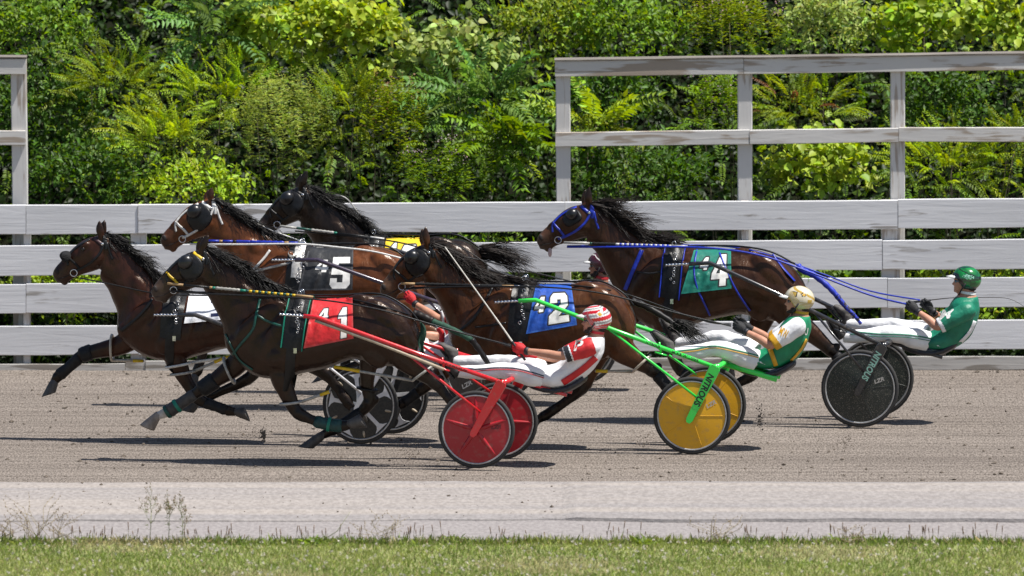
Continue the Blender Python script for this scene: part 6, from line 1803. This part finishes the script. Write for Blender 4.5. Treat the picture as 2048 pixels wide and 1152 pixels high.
def driver(cfg):
    fr = cfg['sulky']['fr']; root = thing('person', cfg['label'], 'person', fr.O, 'sulky drivers')
    o_ = cfg.get('shift', (0, 0))
    def S(p): return (p[0] + o_[0], p[1] + o_[1])
    hc = S(cfg['head']); J = cfg
    nm = cfg['colors']
    # helmet first (its frame carries the face)
    he, loc, r = helmet(fr, root, hc, cfg.get('hr', 27.5), nm['pattern'], nm['helmet'], nm['peak'], tilt=cfg.get('tilt', .12))
    body = MB(); head_parts(body, loc, r)
    T = [(S(a), S(b), w) for a, b, w in cfg['torso']]
    # core of the body under the clothes
    rings = [rib_ring(fr, a, b, w * .82, n=16, p=1.0) for a, b, w in T]; body.loft([[sum(rg, Vector()) / 16 + (v - sum(rg, Vector()) / 16) * .84 for v in rg] for rg in rings])
    nb = T[0]; body.loft([rib_ring(fr, (nb[0][0] - 1, nb[0][1] - 16), (nb[1][0] - 6, nb[1][1] - 14), .055, n=14, p=1), rib_ring(fr, nb[0], nb[1], .062, n=14, p=1), rib_ring(fr, T[1][0], T[1][1], .10, n=14, p=1)])
    arms = {}
    for side, sg in (('n', -1), ('f', 1)):
        sh, el, wr, hd = [S(p) for p in cfg['arm_' + side]]
        lys = (sg * .185, sg * .24, sg * .15, sg * cfg.get('hand_ly', {}).get(side, .13))
        arms[side] = (sh, el, wr, hd, lys)
        limb(body, fr, [(*sh, lys[0], .052), ((sh[0] + el[0]) / 2, (sh[1] + el[1]) / 2, (lys[0] + lys[1]) / 2, .046), (*el, lys[1], .040), ((el[0] * .6 + wr[0] * .4), (el[1] * .6 + wr[1] * .4), lerp(lys[1], lys[2], .4), .038), (*wr, lys[2], .027)])
    make_mesh_part('body', body, .0085, 3, nm.get('skin', SKIN), root)
    # face details
    m_ = MB()
    for s in (-1, 1): m_.ball(loc(.70 * r, s * .25 * r, -.22 * r), Vector((.02, 0, 0)), fr.ey * .028, Vector((0, 0, .020)), 12, 8)
    m_.tube([loc(.80 * r * math.cos(a), .80 * r * math.sin(a) * .9, -.20 * r) for a in np.linspace(-1.5, 1.5, 13)], .010, 6); part('goggles', m_, nm.get('lens', LENS), root)
    if nm.get('beard', True):
        m_ = MB()
        for s in (-1, 1):
            m_.ball(loc(.30 * r, s * .46 * r, -.80 * r), Vector((.030, 0, .0)), fr.ey * .018, Vector((0, 0, .026))); m_.ball(loc(.52 * r, s * .30 * r, -.98 * r), Vector((.028, 0, .0)), fr.ey * .020, Vector((0, 0, .020)))
        m_.ball(loc(.68 * r, 0, -1.02 * r), Vector((.020, 0, .0)), fr.ey * .028, Vector((0, 0, .016)))
        make_mesh_part('beard', m_, .006, 3, BEARD, root)
    m_ = MB(); m_.ball(loc(-.42 * r, 0, -.62 * r), Vector((.05, 0, 0)), fr.ey * .062, Vector((0, 0, .034))); part('hair', m_, HAIR_D, root)
    # jacket
    jk = MB(); rings = []
    for q in catmull([(a[0], a[1], b[0], b[1], w) for a, b, w in T], 4): rings.append(rib_ring(fr, q[0:2], q[2:4], q[4], n=24, p=.85))
    jk.loft(rings[2:])
    for side in ('n', 'f'):
        sh, el, wr, hd, lys = arms[side]; sg = -1 if side == 'n' else 1
        jk.ball(fr.P(sh[0], sh[1], sg * .165), Vector((.085, 0, 0)), fr.ey * .07, Vector((0, 0, .085)))
    jo, jb = make_mesh_part('jacket', jk, .009, 4, nm['jacket'], root, colour=nm['jacket_paint'], folds=.006, fscale=11)
    sleeves = {}
    for side in ('n', 'f'):
        sh, el, wr, hd, lys = arms[side]; sg = -1 if side == 'n' else 1
        sl = MB(); f = cfg.get('sleeve', .86)
        e2 = (lerp(sh[0], el[0], f), lerp(sh[1], el[1], f)); l2 = lerp(lys[0], lys[1], f); md = (lerp(sh[0], el[0], .5), lerp(sh[1], el[1], .5))
        limb(sl, fr, [(sh[0] + (sh[0] - el[0]) * .12, sh[1] + (sh[1] - el[1]) * .12, sg * .165, .060), (*sh, lys[0], .082), (*md, lerp(lys[0], lys[1], .5), .080), (*e2, l2, .070)])
        A = np.array(fr.P(*sh, lys[0])); Bq = np.array(fr.P(*e2, l2)); ab = Bq - A
        sleeves[side] = make_mesh_part('sleeve', sl, .008, 3, nm['sleeve'], jo, colour=lambda c, A=A, ab=ab: nm['sleeve_paint'](((c - A) @ ab) / (ab @ ab)), folds=.005, fscale=14)
    cl = MB(); a, b, w = T[0]; cl.loft([rib_ring(fr, a, b, .072, n=18, p=1), rib_ring(fr, (a[0] - 1, a[1] - 5), (b[0] + 1, b[1] - 5), .068, n=18, p=1)], False); part('collar', cl, nm['collar'], jo)
    # trousers
    tr = MB(); hipa, hipb, hw = T[-2]; pe = T[-1]
    tr.loft([rib_ring(fr, T[-2][0], T[-2][1], hw, n=20), rib_ring(fr, T[-1][0], T[-1][1], T[-1][2], n=20), rib_ring(fr, (T[-1][0][0] - 14, T[-1][0][1] + 5), (T[-1][1][0] - 18, T[-1][1][1] - 6), T[-1][2] * .8, n=20)])
    for side, sg in (('n', -1), ('f', 1)):
        hip, kn, an = [S(p) for p in cfg['leg_' + side]]
        limb(tr, fr, [(*hip, sg * .095, .100), (lerp(hip[0], kn[0], .5), lerp(hip[1], kn[1], .5) - 1, sg * .15, .088), (*kn, sg * .20, .074), (lerp(kn[0], an[0], .45), lerp(kn[1], an[1], .45) + 2, sg * .25, .066), (*an, sg * .30, .052)], flat=.9)
    to, tb = make_mesh_part('trousers', tr, .009, 3, nm.get('pants', PANTS), root, folds=.010, fscale=9)
    for path, wd, mt in cfg.get('piping', ()):
        m_ = MB(); strap(m_, tb, [S(p) for p in path], wd, fr, off=.006, ly=-.25, th=.005); part('piping', m_, mt, to)
    vv = []; ff = []
    for ob in (jo, to):
        k0 = len(vv); vv += [v.co + root.location for v in ob.data.vertices]; ff += [tuple(i + k0 for i in p.vertices) for p in ob.data.polygons]
    allb = BVHTree.FromPolygons(vv, ff)
    for path, wd, mt in cfg.get('jacket_stripes', ()):
        m_ = MB(); strap(m_, allb, [S(p) for p in path], wd, fr, off=.013, ly=-.2, th=.008); part('stripe', m_, mt, jo)
    for side, sg in (('n', -1), ('f', 1)):
        hl, te = [S(p) for p in cfg['boot_' + side]]; boot('boot', fr, hl, te, S(cfg['leg_' + side][2]), sg * .31, nm.get('boot', BOOTM) if side == 'f' else nm.get('boot_n', BOOTM), root)
        sh, el, wr, hd, lys = arms[side]; hand('glove', fr, wr, hd, lys[3] if True else 0, nm['glove'], root)
        m_ = MB(); W = fr.P(*wr, lys[2]); E = fr.P(*el, lys[1]); d = (E - W).normalized(); m_.tube([W - d * .012, W + d * .006, W + d * .022], [.034, .036, .034], 14); part('wrist_band', m_, J_BLACK, root)
    cfg.update(root=root, sleeves=sleeves, jb=jb, jo=jo, loc=loc, S=S)
    return cfg

def lettering_on(cfg, s, quad, bvh, mat, parent, italic=.15):
    fr = cfg['sulky']['fr']
    def f(px, py):
        h = hit(bvh, px, py, .004); return h if h is not None else fr.P(px, py, -.27)
    return lettering(s, [cfg['S'](q) for q in quad], f, mat, parent, italic)

def stripes_pattern(base, a, b, c):
    """several colours in curved bands; numbers index the helmet's materials"""
    def f(az, el, v):
        if v > .93: return b
        if v > .80: return a if int(v * 42) % 2 else b
        w = math.sin(el * 7 + math.cos(az * 2) * 2.2)
        d = math.hypot((abs(az) - 1.65) * 1.0, el - .55)
        if d < .20: return a
        if d < .27: return c
        if w > .62: return c
        if w < -.45: return b
        return base
    return f
H_WHITE = pmat('helmet_white', (.78, .77, .74), (.7, .69, .66), 20, rough=.2, coat=.8); H_RED = pmat('helmet_red', (.58, .012, .018), None, 20, rough=.2, coat=.8); H_BLACK = pmat('helmet_black', (.014, .014, .016), None, 20, rough=.2, coat=.8); H_GREY = pmat('helmet_grey', (.32, .31, .30), None, 20, rough=.25, coat=.8); H_GOLD = pmat('helmet_gold', (.50, .33, .06), None, 20, rough=.25, coat=.8); H_CREAM = pmat('helmet_cream', (.70, .63, .47), None, 20, rough=.2, coat=.8); H_GREEN = pmat('helmet_green', (.006, .24, .045), (.003, .09, .02), 14, rough=.15, coat=1.0); H_DGREEN = pmat('helmet_dark_green', (.004, .045, .02), None, 20, rough=.15, coat=1.0); H_MAROON = pmat('helmet_maroon', (.07, .012, .02), None, 20, rough=.25, coat=.6)
def red_pat(az, el, v):
    if v > .95: return 0
    if v > .72 and abs(az) > .9: return 1 if int(v * 60) % 2 else 2
    d = math.hypot((abs(az) - 1.9), (el - .45) * 1.2)
    if d < .17: return 3
    if d < .25: return 0
    w = math.sin(el * 9.5 - abs(az) * 3.2 + .8)
    return 1 if w > .18 else (0 if w > -.72 else 2)
def gold_pat(az, el, v):
    if v > .95: return 1
    if v > .62 and abs(az) > .8: return 1 if int(v * 44) % 2 else 0
    if .9 < abs(az) < 1.45 and .22 < el < .62: return 1 if (.96 < abs(az) < 1.39 and .27 < el < .57) else 2
    d = math.hypot((abs(az) - 1.95), (el - .45) * 1.2)
    if d < .13: return 3
    if d < .22: return 0 if int(d * 50) % 2 else 2
    if 2.2 < abs(az) < 2.6 and -.15 < el < .12: return 1
    if math.sin(el * 6 + abs(az) * 2.4) > .80: return 1
    return 0
def green_pat(az, el, v):
    if v > .74: return 2
    if abs(math.sin(el * 3.0 + abs(az) * .9)) < .14: return 2
    d = math.hypot((abs(az) - 1.75) * .8, (el - .25) * 1.8)
    if d < .34: return 3 if int(d * 30) % 2 else 0
    return 0 if math.sin(el * 5 + az) > -.75 else 1
TORSO1 = [((1181, 664), (1208, 669), .062), ((1166, 683), (1208, 682), .175), ((1138, 708), (1202, 716), .20), ((1108, 727), (1170, 756), .175), ((1078, 734), (1126, 776), .19), ((1062, 738), (1092, 774), .17)]
BASE1 = dict(head=(1193, 637), torso=TORSO1, arm_n=((1182, 693), (1124, 712), (1053, 702), (1036, 697)), arm_f=((1176, 690), (1118, 716), (1062, 712), (1040, 704)),
  leg_n=((1085, 755), (1008, 741), (914, 744)), leg_f=((1085, 742), (1012, 726), (908, 722)), boot_n=((908, 757), (884, 727)), boot_f=((900, 722), (877, 690)))
d1 = driver(dict(BASE1, sulky=s1, label='driver in white and red silks with red striped helmet, holding the whip', sleeve=.92,
  colors=dict(pattern=red_pat, helmet=[H_WHITE, H_RED, H_GREY, INK_Y, H_BLACK], peak=H_WHITE, jacket=[J_WHITE, J_RED], jacket_paint=lambda c: np.zeros(len(c), int), sleeve=[J_RED, J_WHITE, J_BLACK], sleeve_paint=lambda t: np.where(t > .97, 1, np.where(t > .78, 2, np.where(t > .74, 1, np.where(t < -.12, 1, 0)))), collar=INK_R, glove=GLOVE_R, skin=SKIN, boot=BOOTM, boot_n=BOOTK),
  piping=[([(1088, 752), (1040, 738), (1000, 735), (950, 738), (905, 737)], 2.2, J_NAVY), ([(1088, 756), (1040, 742), (1000, 739), (950, 742), (905, 741)], 1.8, INK_R)],
  jacket_stripes=[([(1192, 715), (1170, 735), (1145, 753), (1125, 766)], 13, J_RED)]))
lettering_on(d1, 'P', ((1148, 680), (1167, 679), (1166, 701), (1147, 702)), d1['sleeves']['n'][1], INK_W, d1['sleeves']['n'][0])
d2 = driver(dict(sulky=s2, label='driver in green vest with white sleeves and gold-trimmed white helmet', head=(1599, 598), sleeve=.95,
  torso=[((1586, 624), (1617, 629), .062), ((1567, 642), (1622, 640), .175), ((1551, 668), (1619, 672), .20), ((1531, 693), (1598, 714), .175), ((1502, 704), (1556, 737), .19), ((1486, 706), (1522, 736), .17)],
  arm_n=((1596, 652), (1542, 690), (1492, 664), (1474, 653)), arm_f=((1590, 649), (1544, 680), (1494, 653), (1472, 641)), hand_ly=dict(n=.09, f=.06),
  leg_n=((1512, 722), (1438, 697), (1344, 706)), leg_f=((1512, 706), (1442, 676), (1352, 688)), boot_n=((1332, 708), (1302, 664)), boot_f=((1340, 682), (1320, 638)),
  colors=dict(pattern=gold_pat, helmet=[H_CREAM, H_GOLD, H_BLACK, INK_Y, H_GOLD], peak=H_WHITE, jacket=[J_GREEN, J_GOLD], jacket_paint=lambda c: np.zeros(len(c), int), sleeve=[J_WHITE, J_GOLD], sleeve_paint=lambda t: np.where(t > .80, 1, 0), collar=J_GOLD, glove=GLOVE_K, skin=SKIN, boot=BOOTM, boot_n=BOOTM),
  piping=[([(1535, 716), (1480, 702), (1430, 692), (1390, 698), (1345, 703)], 2.4, J_GREEN), ([(1535, 720), (1480, 706), (1430, 696), (1390, 702), (1345, 707)], 1.8, J_GOLD)],
  jacket_stripes=[([(1614, 678), (1602, 700), (1582, 722)], 5, J_GOLD), ([(1538, 692), (1545, 712), (1552, 732)], 9, J_GOLD)]))
lettering_on(d2, 'MW', ((1562, 652), (1578, 662), (1574, 680), (1556, 668)), d2['sleeves']['n'][1], J_GOLD, d2['sleeves']['n'][0])
lettering_on(d2, 'U', ((1610, 655), (1617, 656), (1616, 671), (1609, 670)), d2['jb'], INK_W, d2['jo'])
d4 = driver(dict(sulky=s4, label='driver in green silks with glossy green helmet and white peak', head=(1933, 558), sleeve=.97,
  torso=[((1919, 585), (1952, 590), .062), ((1902, 604), (1957, 602), .175), ((1890, 632), (1957, 636), .20), ((1870, 657), (1938, 677), .175), ((1846, 666), (1899, 699), .19), ((1830, 670), (1866, 698), .17)],
  arm_n=((1934, 622), (1876, 653), (1836, 624), (1820, 613)), arm_f=((1928, 615), (1884, 640), (1864, 622), (1848, 606)), hand_ly=dict(n=.13, f=.16),
  leg_n=((1856, 684), (1778, 666), (1686, 674)), leg_f=((1856, 670), (1782, 652), (1694, 648)), boot_n=((1676, 680), (1654, 640)), boot_f=((1690, 644), (1665, 614)),
  colors=dict(pattern=green_pat, helmet=[H_GREEN, H_DGREEN, H_BLACK, INK_G, H_BLACK], peak=H_WHITE, jacket=[J_GREEN2, J_WHITE], jacket_paint=lambda c: np.zeros(len(c), int), sleeve=[J_GREEN2, J_WHITE], sleeve_paint=lambda t: np.where(t > .88, 1, 0), collar=J_WHITE, glove=GLOVE_K, lens=LENS_B, beard=False, boot=BOOTM, boot_n=BOOTK),
  piping=[([(1882, 681), (1820, 670), (1760, 668), (1720, 664), (1682, 660)], 2.6, J_GREEN2), ([(1882, 686), (1820, 675), (1760, 673), (1700, 668)], 1.4, J_GREEN2)],
  jacket_stripes=[([(1950, 642), (1940, 664), (1920, 686)], 7, J_WHITE)]))
lettering_on(d4, 'M', ((1882, 620), (1908, 618), (1902, 636), (1877, 640)), d4['sleeves']['n'][1], INK_W, d4['sleeves']['n'][0])
RW = dict(pattern=red_pat, helmet=[H_WHITE, H_RED, H_GREY, INK_Y, H_BLACK], peak=H_WHITE, jacket=[J_WHITE, J_RED], jacket_paint=lambda c: np.zeros(len(c), int), sleeve=[J_RED, J_WHITE, J_BLACK], sleeve_paint=lambda t: np.where(t > .86, 1, np.where((t > .45) & (t < .52), 1, 0)), collar=INK_R, glove=GLOVE_R, skin=SKIN)
d3 = driver(dict(BASE1, sulky=s3, shift=(-236, -44), label='driver with red gloves and white-red silks behind the neck of the blue-cloth horse', arm_n=((1150, 678), (1114, 682), (1066, 652), (1054, 640)), colors=RW,
  jacket_stripes=[([(1112, 700), (1120, 712), (1118, 728)], 11, J_RED)]))
d5 = driver(dict(BASE1, sulky=s5, shift=(9, -110), hr=25, label='bearded driver in maroon and white helmet, mostly hidden between two horses', tilt=.05, colors=dict(RW, pattern=lambda az, el, v: 1 if (.45 < v < .5 and abs(az) < 2) else 0, helmet=[H_MAROON, H_WHITE, H_BLACK], skin=SKIN2, jacket=[J_NAVY, J_WHITE], sleeve=[J_NAVY, J_WHITE], sleeve_paint=lambda t: np.zeros(len(t), int), glove=GLOVE_K)))

# whips
def whip(cfg, label, pts, r0, r1, mat):
    fr = cfg['sulky']['fr']; P = [fr.P(*p) for p in pts]
    w = thing('whip', label, 'whip', P[0], None)
    m_ = MB(); q = catmull([tuple(p) for p in P], 6); n = len(q)
    m_.tube([Vector(v) for v in q], [lerp(r0, r1, (k / (n - 1)) ** .8) for k in range(n)], 8); part('shaft', m_, mat, w)
    m_ = MB(); d = (P[0] - P[1]).normalized(); m_.tube([P[0] + d * .14, P[0] - d * .06], [.011, .010], 10); part('grip', m_, J_BLACK, w)
whip(d1, 'long white whip raised from the red-gloved hand', [(1032, 694, -.13), (1000, 648, -.14), (950, 578, -.15), (890, 494, -.15)], .0085, .0045, pmat('whip_white', (.72, .69, .62), None, 30, rough=.4))
whip(d4, 'thin dark whip pointing back past the green-helmeted driver', [(1848, 602, .17), (1900, 596, .17), (1960, 595, .17), (2016, 597, .17), (2050, 614, .17)], .005, .002, pmat('whip_dark', (.03, .022, .02), None, 30, rough=.5))

# dirt thrown up by hooves and wheels
def flying_dirt():
    V = []; F = []
    octa = np.array([[1, 0, 0], [-1, 0, 0], [0, 1, 0], [0, -1, 0], [0, 0, 1], [0, 0, -1]], float)
    tri = [(0, 2, 4), (2, 1, 4), (1, 3, 4), (3, 0, 4), (2, 0, 5), (1, 2, 5), (3, 1, 5), (0, 3, 5)]
    for px, py, sx, sy, Y, n, s in ((527, 872, 3, 6, 0, 60, .006), (500, 866, 22, 8, 0, 60, .003), (815, 915, 10, 12, .3, 70, .0035), (835, 895, 6, 8, .4, 30, .003), (1290, 890, 12, 12, 1.5, 70, .0035), (1520, 835, 4, 12, 1.4, 60, .0045), (1690, 885, 12, 10, 1.0, 60, .0035), (1640, 880, 8, 7, 1.0, 25, .003), (1205, 780, 14, 12, 3.4, 60, .004), (1160, 700, 40, 40, 1.4, 30, .0025)):
        for _ in range(int(n * 1.8)):
            c = at_y(px + rng.normal(0, sx), py + rng.normal(0, sy), Y + rng.normal(0, .08))
            if c.z < .005: continue
            q = octa * (s * rng.uniform(.4, 1.8)) * rng.uniform(.6, 1.4, (1, 3)) + np.array(c); o = len(V); V += q.tolist(); F += [(a + o, b + o, d + o) for a, b, d in tri]
    me = bpy.data.meshes.new('flying_dirt'); me.from_pydata(V, [], F); me.update()
    o = link('flying_dirt', me, MATS['clod']); tag(o, 'specks of dark dirt thrown up behind hooves and wheels', 'dirt', kind='stuff')
flying_dirt()
